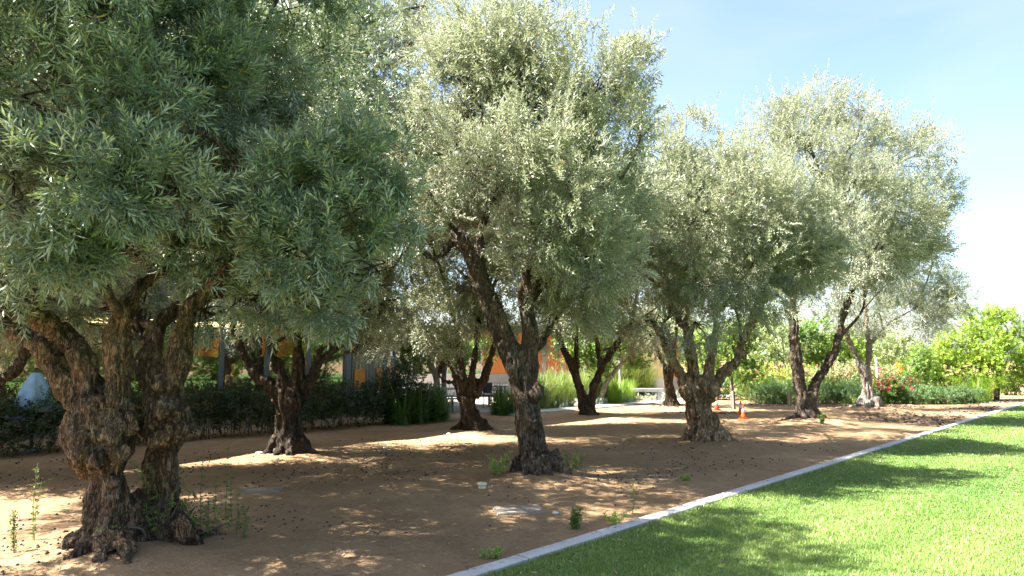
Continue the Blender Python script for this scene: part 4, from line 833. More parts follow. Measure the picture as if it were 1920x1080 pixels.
for i, (px, py, L, n, mat, plm, lab) in enumerate([
    (1030, 765, 1.35, 900, 'grass_leaf', 60, 'tall feathery ornamental grass right of the leaning trunk'), (1058, 762, 1.3, 900, 'grass_leaf', 70, 'tall feathery grass touching the dark v fork trunk'), (1010, 768, 1.2, 800, 'grass_leaf', 40, 'ornamental grass tucked behind the leaning trunk'),
    (1128, 757, 1.0, 800, 'strap_leaf', 0, 'deep green grass clump just right of the v fork trunk'), (1150, 757, .95, 800, 'lime_grass', 0, 'glowing lime green grass clump by the path'), (1172, 755, .95, 600, 'lime_grass', 0, 'arching lime grass at the right end of the row'),
    (1120, 745, 1.7, 900, 'grass_leaf', 80, 'pale plumed grass behind the v fork'), (1155, 743, 1.7, 900, 'grass_leaf', 90, 'pale plumed grass beside the thin post'), (1185, 742, 1.8, 1000, 'grass_leaf', 90, 'large pale grass mound before the cream wall'), (1212, 742, 1.5, 900, 'grass_leaf', 60, 'last pale grass mound before the concrete bench'),
    (1085, 747, 1.4, 900, 'grass_leaf', 90, 'plumed grass seen between the two limbs of the v fork'), (1842, 752, 1.0, 900, 'lime_grass', 0, 'rounded green grass tuft at the far end of the kerb')]):
    tuft('ornamental_grass', lab, 'ornamental grass', G(px, py), n, L, 0.008, 0.7, M[mat], 100 + i, OG, plm or None, foot=0.35)
# low blue-grey ground cover along the path
gc = [(tq(t, 15.25 + 0.2 * math.sin(t * 3), 0.06), 0.20) for t in np.arange(16.2, 27, 0.28)]
shrub('groundcover', 'low blue grey ground cover edging the path', 'ground cover', tq(20, 15.2), gc, 9000, SMALLP, M['bluegrey'], 66, 0.33, (0.8, 1.2), stems=4)
# lavender and flowers of the far bed
LG = 'low grey green shrubs edging the far bed'
def mound(px0, px1, pyb, h, Y, n=6):
    out = []
    for x_ in np.linspace(px0, px1, n):
        c_ = at(x_, pyb, Y); c_[2] = h * 0.45; out.append((c_ + np.array([0, g0.normal() * .2, g0.normal() * .04]), h * 0.6))
    return out
for i, (a_, b_, y_, h_, lab) in enumerate([(1412, 1448, 756, .75, 'grey green lavender mound right of the cones'), (1455, 1490, 756, .8, 'grey green lavender mound behind the wooden stub post'), (1535, 1570, 757, .75, 'grey green lavender mound just right of the v trunk'), (1575, 1608, 757, .75, 'grey green lavender mound left of the pale flared trunk'),
    (1690, 1740, 757, .6, 'low dark green shrub right of the magenta flowers'), (1745, 1800, 757, .6, 'low dark green shrub in the bed near the kerb end'), (1800, 1835, 756, .55, 'last low shrub beside the grass tuft')]):
    Y_ = G((a_ + b_) / 2, y_)[1]; shrub('lavender_shrub', lab, 'shrub', G((a_ + b_) / 2, y_), mound(a_, b_, y_, h_, Y_), 7000, SMALL, M['lavender'], 70 + i, 0.34, (0.8, 1.2), LG, stems=6)
FG = 'flowering bushes of the far bed'
for i, (px, py, w_, h_, Y_, fm, lm, lab) in enumerate([(1450, 742, 36, 1.3, 28.0, 'pink', 'fresh_leaf', 'pink flowering bush above the lavender left of the v trunk'), (1552, 742, 32, 1.25, 28.5, 'pink', 'pale_leaf', 'pink flowering bush right of the v trunk'), (1595, 742, 28, 1.4, 29, 'pink', 'pale_leaf', 'coral flowering bush left of the pale flared trunk'),
    (1672, 742, 26, 1.4, 29, 'pink', 'pale_leaf', 'coral flowering bush behind the white pole'), (1660, 757, 20, .9, 26.2, 'magenta', 'strap_leaf', 'magenta flowering bush right of the pale flared trunk'), (1695, 752, 16, 0.9, 27.5, 'magenta', 'strap_leaf', 'dark bush with few crimson flowers left of the tall bush'), (1775, 745, 40, 1.2, 29, None, 'fresh_leaf', 'bright green low bush under the yellow green tree'), (1400, 745, 26, 1.1, 29, None, 'green_leaf', 'dark green bush behind the cones'), (1500, 742, 30, 1.2, 29.5, 'pink', 'fresh_leaf', 'light green bush hidden behind the v trunk'), (1325, 747, 28, 1.0, 29, None, 'lavender', 'dusky green bush between hollow trunk and sapling'), (1830, 745, 30, 0.8, 31, None, 'green_leaf', 'green bush at the foot of the yellow green tree'), (1890, 742, 30, 1.0, 33, None, 'green_leaf', 'green bush at the right edge beyond the lawn')]):
    lb = []
    for k in range(5):
        c_ = at(px + (k - 2) * w_ * 0.4, py, Y_); c_[2] = h_ * (0.45 + 0.2 * g0.random()); lb.append((c_, h_ * 0.48))
    b = at(px, py, Y_); b[2] = 0
    shrub('flower_bush' if fm else 'bush', lab, 'bush', b, lb, 4200, SMALL, M[lm], 120 + i, 0.36, (1.3, 2.0), FG if fm else 'plain green bushes of the far bed', (M[fm], 210 if fm == 'magenta' else 110, 0.45 if fm == 'magenta' else .6) if fm else None, stems=6)
tall = G(1690, 746); Yt = 28.2; b = at(1690, 746, Yt); b[2] = 0
o = thing('flower_spike', 'orange flower spike rising beside the tall dark bush', 'flower', b); mb = MB(); mb.tube([(0, 0, 0), (0.02, 0, .7), (0, 0, 1.75)], [.015, .012, .006], 5); mb.obj('stem', M['stem'], o)
gg = np.random.default_rng(4); P = np.stack([gg.normal(size=40) * .04, gg.normal(size=40) * .04, 1.05 + 0.5 * gg.random(40)], -1); V, T = scatter(P, gg.normal(size=(40, 3)), SMALLP, (0.6, 1.0), gg); link('petals', leaf_mesh('petals', V, T), M['orange_petal'], o)

# ------------------------------------------------------------------ weeds and suckers
def weed(name, label, loc, h, n_st, seed, mat='weed', spread=0.06, leafn=16, group=None, tmpl=None, sc_=(0.35, 0.55), thick=0.0035):
    g = np.random.default_rng(seed); z = float(ground_z(loc[0], loc[1])); root = thing(name, label, 'weed', (loc[0], loc[1], z), 0, group); mb = MB(); PS = []; DS = []
    for k in range(n_st):
        a = g.random() * 6.28; e = np.array([math.cos(a) * spread * (0.5 + g.random()), math.sin(a) * spread * (.5 + g.random()), h * (0.7 + 0.35 * g.random())])
        s = np.array([math.cos(a), math.sin(a), 0]) * spread * 0.3; P, R = spline([s + np.array([0, 0, -.02]), s * .5 + e * .5 + g.normal(size=3) * 0.01, e], [thick, thick * .8, thick * .4], 6); mb.tube(P, R, 5)
        for i in range(leafn):
            u = 0.12 + 0.88 * (i + g.random()) / leafn; p = P[min(len(P) - 1, int(u * (len(P) - 1)))]; PS.append(p + g.normal(size=3) * 0.004); aa = g.random() * 6.28; DS.append([math.cos(aa), math.sin(aa), 0.5])
    mb.obj('stem', M['stem'], root); V, T = scatter(np.array(PS), np.array(DS), tmpl or [spray_template(4, 0.03, 0.05, 0.02, 800 + i, (60, 20), 2) for i in range(4)], sc_, g)
    link('leaves', leaf_mesh('leaves', V, T), M[mat], root); return root
WG = 'tall thin weeds right of the burled trunk'
for i, (px, py, h, lab) in enumerate([(378, 1000, .90, 'tallest thin weed just right of the burled trunk'), (404, 985, .62, 'thin weed second from the burled trunk'), (420, 985, .74, 'thin leafy weed in the middle of the weed patch'), (436, 985, .58, 'short thin weed toward the right of the patch'), (459, 1003, .36, 'shortest bushy weed at the right end of the patch'), (392, 1006, .45, 'low weed at the front of the weed patch'), (444, 1000, .50, 'weed beside the shortest bushy one')]):
    weed('tall_weed', lab, G(px, py, .05), h, 1, 140 + i, 'weed', .02, 34, WG, sc_=(0.35, .6))
for i, (px, py, h, lab) in enumerate([(62, 1020, .9, 'tall yellowish weed left of the burled trunk'), (28, 1046, .5, 'short weed at the left edge of the soil')]):
    weed('tall_weed', lab, G(px, py, .0), h * .75, 2, 150 + i, 'weed', .03, 30, 'weeds at the left edge', sc_=(0.4, .7))
weed('sprout', 'bright green sprout at the left foot of the leaning trunk', G(934, 890, .08), .30, 5, 160, 'weed_bright', .12, 12, sc_=(0.9, 1.5))
weed('sprout', 'dark twiggy sprout at the right foot of the leaning trunk', G(1074, 876, .06), .30, 6, 161, 'weed', .14, 14, sc_=(0.6, 1.0))
weed('weed', 'leafy green weed growing by the kerb near the square lid', G(1078, 988), .20, 3, 162, 'weed', .04, 20, sc_=(0.7, 1.1))
weed('weed', 'thin spindly weed by the kerb further along', G(1184, 958), .34, 1, 163, 'weed', .03, 20, sc_=(0.4, .6))
weed('weed', 'small low weed against the kerb at the front', G(920, 1040), .08, 4, 164, 'weed_bright', .08, 10, sc_=(0.6, 1.0))
weed('weed', 'low yellow green weed against the kerb in the middle', G(1152, 974), .07, 4, 165, 'weed_bright', .10, 10, sc_=(0.6, 1.0))
weed('weed', 'tiny weed on the soil between leaning and hollow trunks', G(1284, 900), .07, 4, 166, 'weed_bright', .07, 10, sc_=(0.6, 1.0))
weed('weed', 'small green weed at the foot of the v trunk', G(1541, 793, .08), .30, 5, 167, 'weed', .1, 14, sc_=(0.8, 1.2))
weed('weed', 'pale leafed weed at the left foot of the pale flared trunk', G(1605, 765, .05), .35, 5, 168, 'weed_bright', .18, 14, sc_=(0.9, 1.4))
c = G(300, 1012, .05)
shrub('suckers', 'leafy green suckers growing from the foot of the second burled trunk', 'suckers', c, [(c + np.array([dx, dy, dz]), r_) for dx, dy, dz, r_ in ((0, 0, .16, .18), (.12, .0, .22, .17), (-.05, 0.0, .38, .12), (.28, .12, .12, .16), (-.02, .02, .52, .09), (.42, .2, .1, .15), (.55, .25, .08, .12))], 2600, [spray_template(12, .14, .035, .013, 900 + i) for i in range(5)], M['weed'], 170, 0.40, (0.7, 1.1), stems=26)

# ------------------------------------------------------------------ small things on the soil
def on_ground(px, py, z=0.0):
    p = G(px, py, z); return np.array([p[0], p[1], float(ground_z(p[0], p[1]))])
p = on_ground(972, 957); mb = MB(); mb.box((-.27, -.19, -.03), (.27, .19, .010)); mb.box((-.25, -.17, .010), (.25, .17, .016)); mb.box((-.03, -.012, .016), (.03, .012, .020))
o = mb.obj('utility_lid', M['concrete_dark']); o.location = p; o.rotation_euler = (0, 0, 0.22); setp(o, 'square concrete utility lid set flat in the soil near the kerb', 'utility lid')
p = on_ground(492, 921); mb = MB(); mb.box((-.24, -.16, -.03), (.24, .16, .012)); mb.box((-.21, -.13, .012), (.21, .13, .018))
o = mb.obj('utility_lid', M['concrete_dark']); o.location = p; o.rotation_euler = (0, 0, 0.15); setp(o, 'dark flat utility lid in the soil right of the weed patch', 'utility lid')
p = on_ground(904, 920); o = thing('pipe_cap', 'short capped round pipe standing out of the soil', 'pipe cap', p); mb = MB(); mb.lathe([(.052, -.05), (.052, .03), (.05, .034)], 20); mb.obj('pipe', M['pvc'], o); mb = MB(); mb.lathe([(.06, .034), (.062, .05), (.057, .062), (.03, .066)], 20); mb.obj('cap', M['pvc'], o)
for i, (px, py, s, lab) in enumerate([(486, 857, .055, 'pale stone beside the dark four limbed trunk'), (841, 817, .05, 'flat white stone left of the fan limbed trunk'), (723, 842, .05, 'flat white stone on the soil left of the leaning trunk'), (1042, 962, .03, 'tiny white pebble near the square lid')]):
    p = on_ground(px, py); mb = MB(); mb.ball((0, 0, 0), s, 10, 6, (1.3, .9, .5)); o = mb.obj('stone', M['stone']); o.location = p + np.array([0, 0, s * .2]); o.rotation_euler = (0, 0, i * 1.1); setp(o, lab, 'stone', 'pale stones on the soil')
# traffic cones
def cone(label, loc, h, body):
    o = thing('traffic_cone', label, 'traffic cone', loc, 0.4, 'traffic cones'); w = h * 0.27
    mb = MB(); mb.box((-w, -w, 0), (w, w, .02)); mb.box((-w * .85, -w * .85, .02), (w * .85, w * .85, .032)); mb.obj('base', M[body], o)
    r0, r1 = h * .19, h * .045
    def rr(z): return r0 + (r1 - r0) * (z / h)
    mb = MB(); mb.lathe([(rr(0.03) * 1.1, .032), (rr(.06), .06), (rr(h * .98), h * .98), (rr(h) * .8, h)], 24); mb.obj('cone_body', M[body], o)
    mb = MB(); a, b = h * .45, h * .72; mb.lathe([(rr(a) + .002, a), (rr(a) + .004, a + .003), (rr(b) + .004, b - .003), (rr(b) + .002, b)], 24); mb.obj('collar', M['cone_white'], o); return o
cone('red traffic cone standing alone nearest the hollow trunk', on_ground(1344, 769), .40, 'cone_red')
cone('orange traffic cone standing behind the front one', on_ground(1389, 777), .40, 'cone_orange')
cone('orange traffic cone in front of the other orange cone', on_ground(1394, 786), .39, 'cone_orange')
# posts and poles
def post(name, label, cat, px, py, h, r, mat, square=False):
    p = on_ground(px, py); mb = MB()
    if square: mb.box((-r, -r, -.1), (r, r, h - .012), 0.4); mb.box((-r * .8, -r * .8, h - .012), (r * .8, r * .8, h), 0.4)
    else: mb.lathe([(r, -.1), (r, h - r * .5), (r * .8, h - r * .1), (r * .3, h)], 14)
    o = mb.obj(name, mat); o.location = p; setp(o, label, cat); return o
post('wooden_post', 'short wooden stub post left of the v trunk', 'post', 1481, 761, .52, .055, M['wood'], True)
post('wooden_stake', 'wooden stake holding the young dark stemmed tree', 'stake', 1376, 767, .62, .045, M['wood'], True)
p = at(1647, 745, 27.5); p[2] = 0; mb = MB(); mb.lathe([(.09, 0), (.09, .02), (.05, .03), (.05, 1.72), (.055, 1.73), (.03, 1.76)], 14); o = mb.obj('white_pole', M['white_frame']); o.location = p; setp(o, 'thin white pole right of the pale flared trunk', 'pole')
p = at(1163, 745, 28.5); p[2] = 0; mb = MB(); mb.lathe([(.08, 0), (.08, .02), (.045, .03), (.045, 2.1), (.05, 2.12), (.02, 2.15)], 14); o = mb.obj('grey_post', M['table_metal']); o.location = p; setp(o, 'thin grey post before the cream wall', 'post')
p = at(738, 745, 23.0); p[2] = 0; o = thing('lamp_post', 'slim blue grey lamp post right of the metal clad building corner', 'lamp post', p)
mb = MB(); mb.lathe([(.12, 0), (.12, .03), (.062, .05), (.062, 2.15), (.05, 2.17)], 16); mb.obj('pole', M['steel_blue'], o)
P, R = spline([(0, 0, 2.1), (.03, 0, 2.2), (.14, 0, 2.25), (.3, 0, 2.23)], [.03, .03, .028, .025], 5); mb = MB(); mb.tube(P, R, 8); mb.obj('arm', M['steel_blue'], o)
mb = MB(); mb.lathe([(.05, 0), (.13, -.05), (.15, -.08), (.12, -.085)][::-1], 18, (.32, 0, 2.26)); mb.obj('lamp_head', M['table_metal'], o)

# ------------------------------------------------------------------ glass walled building on the left
QW = 17.0
def t_at(px):
    k = (px - 960) / F; return (-LV[0] * QW + k * LV[1] * QW) / (RV[0] - k * RV[1])
bld = thing('glass_building', 'dark metal and glass building behind the hedge with orange lit interior', 'building', tq(0, QW), ROWROT)
TE = t_at(728); TG = t_at(651); T0 = TG - 12 * 1.2; ZB, ZH = 0.45, 2.65; DEP = 9.0
mb = MB(); mb.box((T0, 0, -.1), (TE, 0.22, ZB)); mb.obj('plinth', M['concrete_dark'], bld)
for i in range(12):
    a = T0 + i * 1.2; b = a + 1.2; mb = MB()
    mb.box((a - .045, -.06, ZB + .002), (a + .045, .09, ZH)); mb.box((a + .045, -.03, ZB + .002), (b - .045, .06, ZB + .06)); mb.box((a + .045, -.03, ZH - .06), (b - .045, .06, ZH))
    w = mb.obj('window', M['steel_blue'], bld); mb = MB(); mb.box((a + .045, .008, ZB + .06), (b - .045, .020, ZH - .06)); mb.obj('pane', M['glass'], w)
# corrugated metal end bay
mb = MB(); n = 44; xs = np.linspace(TG + .12, TE, n); V = []
for k, x_ in enumerate(xs):
    yy = -0.02 - 0.03 * (k % 2 if k % 4 < 2 else 1 - k % 2); yy = -.045 if (k // 2) % 2 else -.01
    V += [(x_, yy, .1), (x_, yy, 9.6)]
mb.add(V, [(2 * k, 2 * k + 2, 2 * k + 3, 2 * k + 1) for k in range(n - 1)]); mb.box((TG + .12, .0, .1), (TE, .2, 9.6)); mb.obj('corrugated_wall', M['metal_grey'], bld)
mb = MB(); mb.box((TG - .045, -.09, ZB), (TG + .11, .1, 9.62)); mb.obj('corner_post', M['steel_blue'], bld)
mb = MB(); mb.box((TE + .003, -.06, .0), (TE + .06, .3, 9.62)); mb.obj('corner_trim', M['table_metal'], bld)
for a_, b_ in ((.25, .62), (1.02, 1.22)):  # added sheets, stand-ins for orange and white glimpsed in the metal cladding
    mb = MB(); mb.box((TG + a_, -.062, ZB + .35), (TG + b_, -.05, ZB + .95)); mb.obj('orange_stand_in', M['timber_orange'], bld); mb = MB(); mb.box((TG + a_, -.062, ZB + .05), (TG + b_, -.05, ZB + .347)); mb.obj('pale_stand_in', M['white_panel'], bld)
# fascia with horizontal ribs, upper storey
mb = MB()
for k in range(9): mb.box((T0, -.05 - .018 * (k % 2), ZH + .002 + k * .1), (TG - .047, .1, ZH + .10 + k * .1))
mb.obj('fascia', M['metal_light'], bld)
for zz in (3.56, 6.60):
    for i in range(6):
        a = T0 + i * 2.4; b = a + 2.4 - .05 * (i == 5); mb = MB(); mb.box((a, -.04, zz), (a + .08, .09, zz + 2.44)); mb.box((a + .08, -.03, zz), (b - .0, .06, zz + .08)); mb.box((a + .08, -.03, zz + 2.36), (b, .06, zz + 2.44))
        w = mb.obj('window', M['steel_blue'], bld); mb = MB(); mb.box((a + .08, .01, zz + .08), (b, .022, zz + 2.36)); mb.obj('pane', M['glass_far'], w)
for za, zb_ in ((6.002, 6.598), (9.042, 9.6)): mb = MB(); mb.box((T0, -.05, za), (TG - .047, .1, zb_)); mb.obj('parapet' if za > 8 else 'spandrel', M['metal_light'], bld)
mb = MB(); mb.box((T0 - .3, -.5, 9.625), (TE + .35, DEP + .3, 9.8)); mb.obj('roof', M['metal_grey'], bld)
mb = MB(); mb.box((T0 - .1, .2, .0), (T0 - .003, DEP, 9.62)); mb.box((TE - .15, .21, .0), (TE - .003, DEP, 9.62)); mb.box((T0, DEP - .2, .0), (TE - .16, DEP, 9.62)); mb.obj('side_walls', M['metal_grey'], bld)
mb = MB(); mb.box((T0, .23, .2), (TE - .16, DEP - .21, .30)); mb.obj('floor_slab', M['interior_floor'], bld)
mb = MB(); mb.box((T0, .11, 2.75), (TE - .16, DEP - .21, 3.5)); mb.obj('ceiling', M['ceiling'], bld)
def t_q(px, q):
    k = (px - 960) / F; return (-LV[0] * q + k * LV[1] * q) / (RV[0] - k * RV[1])
for x0, x1, y0, z1 in ((t_q(502, QW + 2.5), t_q(572, QW + 2.5), 2.5, 2.68), (t_q(350, QW + 3), t_q(384, QW + 3), 3.0, 2.3), (t_q(0, QW + 3), t_q(34, QW + 3), 3.0, 2.4), (t_q(395, QW + 4), t_q(416, QW + 4), 4.0, 2.3)):
    mb = MB(); mb.box((x0, y0, 1.75), (x1, y0 + .3, z1)); mb.obj('hanging_panel', M['timber_orange'], bld)
mb = MB(); mb.box((3.2, 3.0, .31), (6.4, 3.7, 1.15)); mb.box((3.1, 2.95, 1.152), (6.5, 3.75, 1.2)); mb.obj('counter', M['interior_dark'], bld)
for i in range(5):
    mb = MB(); mb.box((-1.0, .9 + i * .9, 2.69), (10.2, 1.0 + i * .9, 2.745)); mb.obj('ceiling_light', M['lamp'], bld)

# person sitting behind the glass
def skin_body(name, joints, edges, radii, mat, parent, sub=1):
    me = bpy.data.meshes.new(name); me.from_pydata(joints, edges, []); o = bpy.data.objects.new(name, me); COL.objects.link(o)
    md = o.modifiers.new('s', 'SKIN'); 
    for v, r in zip(me.skin_vertices[0].data, radii): v.radius = (r, r) if not isinstance(r, tuple) else r
    me.skin_vertices[0].data[0].use_root = True
    sb = o.modifiers.new('u', 'SUBSURF'); sb.levels = sub; sb.render_levels = sub
    dg = bpy.context.evaluated_depsgraph_get(); m2 = bpy.data.meshes.new_from_object(o.evaluated_get(dg), depsgraph=dg); bpy.data.objects.remove(o)
    m2.materials.clear(); m2.polygons.foreach_set('use_smooth', np.ones(len(m2.polygons), bool)); return link(name, m2, mat, parent)
tp = (-LV[0] * 18.2 + (443 - 960) / F * LV[1] * 18.2) / (RV[0] - (443 - 960) / F * RV[1]); pw = tq(tp, 18.2, 0.30)
person = thing('person', 'person in a white shirt sitting behind the glass wall', 'person', pw, ROWROT + 0.3)
J = [(0, 0, .50), (0, 0.02, .68), (0, .02, .86), (0, .01, .98), (0, -.02, 1.06), (0, -.03, 1.16), (.19, .02, .90), (.24, -.04, .66), (.17, -.26, .62), (-.19, .02, .90), (-.24, -.04, .66), (-.15, -.27, .64), (.10, -.02, .49), (.12, -.42, .50), (.12, -.40, .08), (.12, -.54, .04), (-.10, -.02, .49), (-.12, -.42, .50), (-.12, -.40, .08), (-.12, -.54, .04)]
E_ = [(0, 1), (1, 2), (2, 3), (3, 4), (4, 5), (2, 6), (6, 7), (7, 8), (2, 9), (9, 10), (10, 11), (0, 12), (12, 13), (13, 14), (14, 15), (0, 16), (16, 17), (17, 18), (18, 19)]
R_ = [(.15, .11), (.14, .10), (.15, .10), .055, .085, .075, .06, .045, .032, .06, .045, .032, .085, .062, .04, .035, .085, .062, .04, .035]
skin_body('body', J, E_, R_, M['skin'], person, 2)
skin_body('shirt', [(0, 0, .52), (0, 0.02, .68), (0, .02, .86), (0, .015, .93), (.19, .02, .90), (.24, -.03, .70), (-.19, .02, .90), (-.24, -.03, .70)], [(0, 1), (1, 2), (2, 3), (2, 4), (4, 5), (2, 6), (6, 7)], [(.175, .135), (.165, .125), (.175, .125), .075, .085, .065, .085, .065], M['shirt'], person, 2)
skin_body('trousers', [(0, 0, .49), (.10, -.02, .48), (.12, -.42, .495), (.12, -.40, .12), (-.10, -.02, .48), (-.12, -.42, .495), (-.12, -.40, .12)], [(0, 1), (1, 2), (2, 3), (0, 4), (4, 5), (5, 6)], [(.17, .13), .105, .08, .058, .105, .08, .058], M['trousers'], person, 2)
mb = MB(); mb.ball((0, .0, 1.165), .098, 14, 9, (.95, 1.05, .85)); mb.obj('hair', M['hair'], person)
ch = thing('chair', 'dark chair behind the glass wall under the sitting person', 'chair', pw, ROWROT + 0.3); mb = MB(); mb.box((-.22, -.2, .36), (.22, .24, .40)); mb.obj('seat', M['black_metal'], ch); mb = MB(); mb.box((-.2, .24, .5), (.2, .27, .82)); mb.obj('backrest', M['black_metal'], ch)
for sx in (-.2, .2):
    for sy in (-.18, .22): mb = MB(); mb.tube([(sx, sy, .002), (sx, sy, .36 if sy < 0 else .8)], [.012, .012], 8); mb.obj('leg', M['table_metal'], ch)
# pale blue covered parasol behind the hedge, far left
b = at(65, 745, 12.6); b[2] = 0
o = thing('covered_parasol', 'pale blue fabric covered parasol behind the hedge at the far left', 'parasol', b); mb = MB(); prof = [(.33, .72), (.30, .85), (.24, 1.05), (.16, 1.25), (.09, 1.38), (.05, 1.42)]; V = []; seg = 36
for r_, z_ in prof:
    for k in range(seg): th = 2 * math.pi * k / seg; f_ = 1 + .10 * math.sin(th * 6 + z_ * 2) ; V.append((r_ * f_ * math.cos(th), r_ * f_ * math.sin(th), z_))
mb.add(V, [(i * seg + k, i * seg + (k + 1) % seg, (i + 1) * seg + (k + 1) % seg, (i + 1) * seg + k) for i in range(len(prof) - 1) for k in range(seg)] + [tuple((len(prof) - 1) * seg + k for k in range(seg)), tuple(reversed(range(seg)))], True); mb.obj('fabric_cover', M['blue_fabric'], o)
mb = MB(); mb.lathe([(.22, 0), (.22, .05), (.03, .07), (.03, .74)], 16); mb.obj('pole', M['table_metal'], o)

# ------------------------------------------------------------------ far orange and white building
A2 = at(728, 745, 31.0)[:2]; B2 = at(1195, 745, 32.5)[:2]; d2 = (B2 - A2); L2 = np.linalg.norm(d2); ang2 = math.atan2(d2[1], d2[0])
fb = thing('office_building', 'low orange and white building with a grey block base beyond the courtyard', 'building', (A2[0], A2[1], 0), ang2)
def xl(px):      # position along the facade seen at a photograph column
    k = (px - 960) / F; u = d2 / L2; return (k * A2[1] - A2[0]) / (u[0] - k * u[1])
HT = 2.9; ZS = 1.02
def wall_part(name, a, b, z0, z1, mat, y0=0.0, th=.25): m_ = MB(); m_.box((xl(a), y0, z0), (xl(b), y0 + th, z1)); return m_.obj(name, mat, fb)
wall_part('louvre_panel', 729, 751, .35, 1.45, M['stucco_orange'])
m_ = MB()
for k in range(4): m_.box((xl(731), -.05, .45 + k * .25), (xl(749), -.003, .53 + k * .25))
m_.obj('louvre_slats', M['interior_dark'], fb)
wall_part('wall', 729, 751, 1.453, HT, M['white_panel'])
def office_window(a, b, n, z0=ZS, z1=2.5):
    xa, xb = xl(a), xl(b); m_ = MB(); m_.box((xa, -.05, z0 - .06), (xb, .12, z0)); m_.box((xa, -.05, z1), (xb, .12, z1 + .08))
    for k in range(n + 1): x_ = xa + (xb - xa) * k / n; m_.box((x_ - .035, -.047, z0 + .002), (x_ + .035, .117, z1 - .002))
    w = m_.obj('window', M['white_frame'], fb); m_ = MB(); m_.box((xa + .04, .02, z0 + .002), (xb - .04, .035, z1 - .002)); m_.obj('pane', M['glass_far'], w)
    wall_part('spandrel', a, b, .02, z0 - .063, M['white_panel']); wall_part('wall', a, b, z1 + .083, HT, M['white_panel'])
office_window(751, 860, 5); office_window(860, 903, 2); office_window(1066, 1122, 2); office_window(1122, 1160, 1)
for a, b in ((903, 1016), (1022, 1066), (1160, 1192)):
    wall_part('orange_wall', a, b, ZS + .003, HT, M['stucco_orange']); wall_part('base_wall', a, b, .02, ZS, M['block_grey'], -.03, .28)
wall_part('pillar', 1016, 1022, .02, HT, M['block_grey'], -.15, .4)
m_ = MB(); m_.box((xl(1051), -.03, 1.15), (xl(1057), -.002, 1.45)); m_.obj('vent', M['block_grey'], fb)
m_ = MB(); m_.box((xl(725), -.6, HT + .003), (xl(1196), 8, HT + .3)); m_.obj('roof', M['metal_light'], fb)
m_ = MB(); m_.box((xl(729), 3.5, .02), (xl(1192), 3.7, HT)); m_.obj('back_wall', M['stucco_orange'], fb)
m_ = MB(); m_.box((xl(729), .26, .0), (xl(1192), 3.49, .018)); m_.obj('floor_slab', M['interior_floor'], fb)
# end wing turned toward the sun, its brightness also painted in as cream and white
wg = thing('end_wing', 'cream sunlit end wing of the orange building behind pale grasses', 'building', (B2[0] + .02, B2[1] - .3, 0), -0.10)
m_ = MB(); m_.box((0.0, -.0, .85), (1.45, .3, 2.6)); m_.obj('wall', M['stucco_sunlit'], wg); m_ = MB(); m_.box((0, -.03, 0), (1.45, .3, .847)); m_.obj('base_wall', M['white_panel'], wg)
m_ = MB(); m_.box((1.453, .05, .85), (1.85, .3, 2.6)); m_.obj('orange_wall', M['stucco_orange'], wg); m_ = MB(); m_.box((1.453, .05, 0), (1.85, .3, .847)); m_.obj('base_wall', M['block_grey'], wg)
m_ = MB(); m_.box((-.1, -.1, 2.603), (1.95, 4, 2.75)); m_.obj('roof', M['metal_light'], wg)
# concrete bench by the end of the path
b = at(1212, 750, 27.5); b[2] = 0
o = thing('concrete_bench', 'long grey concrete bench at the end of the path', 'bench', b, -0.08); m_ = MB(); m_.box((-.65, -.22, .40), (.65, .22, .52)); m_.obj('seat', M['block_grey'], o)
for sx in (-.5, .5): m_ = MB(); m_.box((sx - .08, -.18, 0), (sx + .08, .18, .398)); m_.obj('leg', M['block_grey'], o)
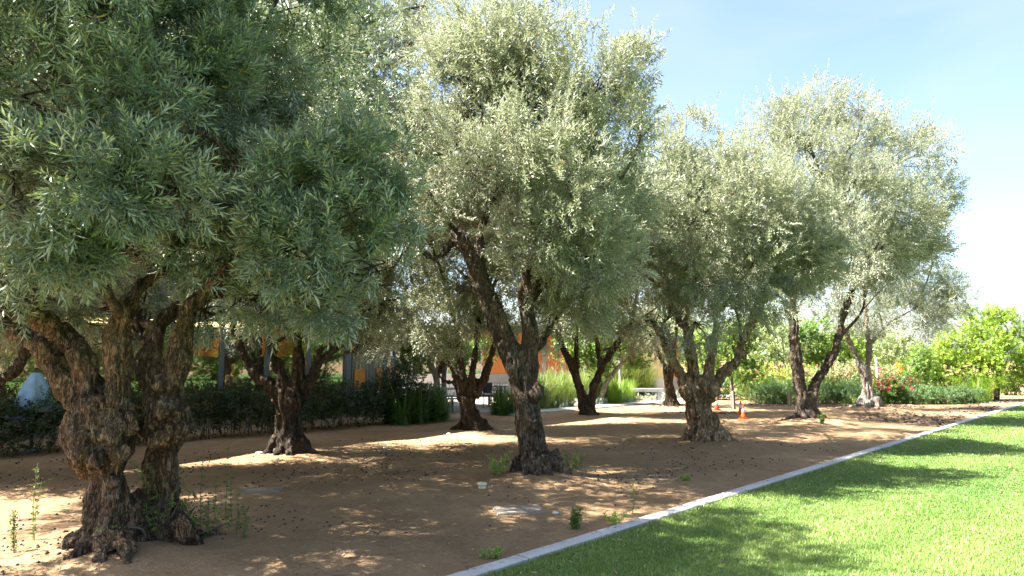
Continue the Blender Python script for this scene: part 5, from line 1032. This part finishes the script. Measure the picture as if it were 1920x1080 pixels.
# outdoor tables
def table(label, px, Y, w, h=.74, rz=0.0):
    b = at(px, 745, Y); b[2] = 0; o = thing('outdoor_table', label, 'table', b, rz, 'metal tables in the courtyard'); m_ = MB(); m_.box((-w / 2, -.38, h - .04), (w / 2, .38, h)); m_.obj('table_top', M['table_metal'], o)
    for sx in (-w / 2 + .1, w / 2 - .1):
        for sy in (-.3, .3): m_ = MB(); m_.tube([(sx, sy, 0), (sx, sy, h - .04)], [.022, .022], 8); m_.obj('leg', M['black_metal'], o)
    for sy in (-.75, .75):
        m_ = MB(); m_.box((-w / 2, sy - .14, .42), (w / 2, sy + .14, .46)); m_.obj('bench_seat', M['table_metal'], o); m_ = MB(); m_.box((-.03, min(sy, 0) + (.0 if sy > 0 else .14), .25), (.03, max(sy, 0) - (.14 if sy > 0 else 0), .30)); m_.box((-.03, sy - .03, 0), (.03, sy + .03, .42)); m_.obj('bench_support', M['black_metal'], o)
table('longest metal picnic table left of the plane tree', 790, 27.0, 1.9); table('metal picnic table in front of the plane tree right side', 848, 22.5, 1.1, rz=.1); table('metal picnic table right of the fan limbed trunk', 918, 25.0, 1.3); table('farthest metal picnic table beside the window band', 757, 29.0, 1.2)
b = at(922, 745, 23.8); b[2] = 0; o = thing('black_chair', 'black metal chair at the table right of the fan limbed trunk', 'chair', b, 2.4)
m_ = MB(); m_.box((-.22, -.22, .43), (.22, .22, .46)); m_.obj('seat', M['black_metal'], o); m_ = MB(); m_.box((-.22, .2, .52), (.22, .23, .88)); m_.obj('backrest', M['black_metal'], o)
for sx in (-.2, .2):
    for sy in (-.2, .21): m_ = MB(); m_.tube([(sx, sy, 0), (sx, sy, .43 if sy < 0 else .86)], [.014, .014], 8); m_.obj('leg', M['black_metal'], o)
# paved court under the tables
pv = [at(640, 745, 20), at(980, 745, 22.5), at(1200, 745, 30.6), at(700, 745, 30.6)]; P_ = [(p_[0], p_[1], 0.012) for p_ in pv]; m_ = MB(); m_.add(P_ + [(a_, b_, -.2) for a_, b_, _ in P_], [(0, 1, 2, 3), (0, 4, 5, 1), (1, 5, 6, 2), (2, 6, 7, 3), (3, 7, 4, 0)]); setp(m_.obj('courtyard_paving', M['concrete_dark']), kind='structure')
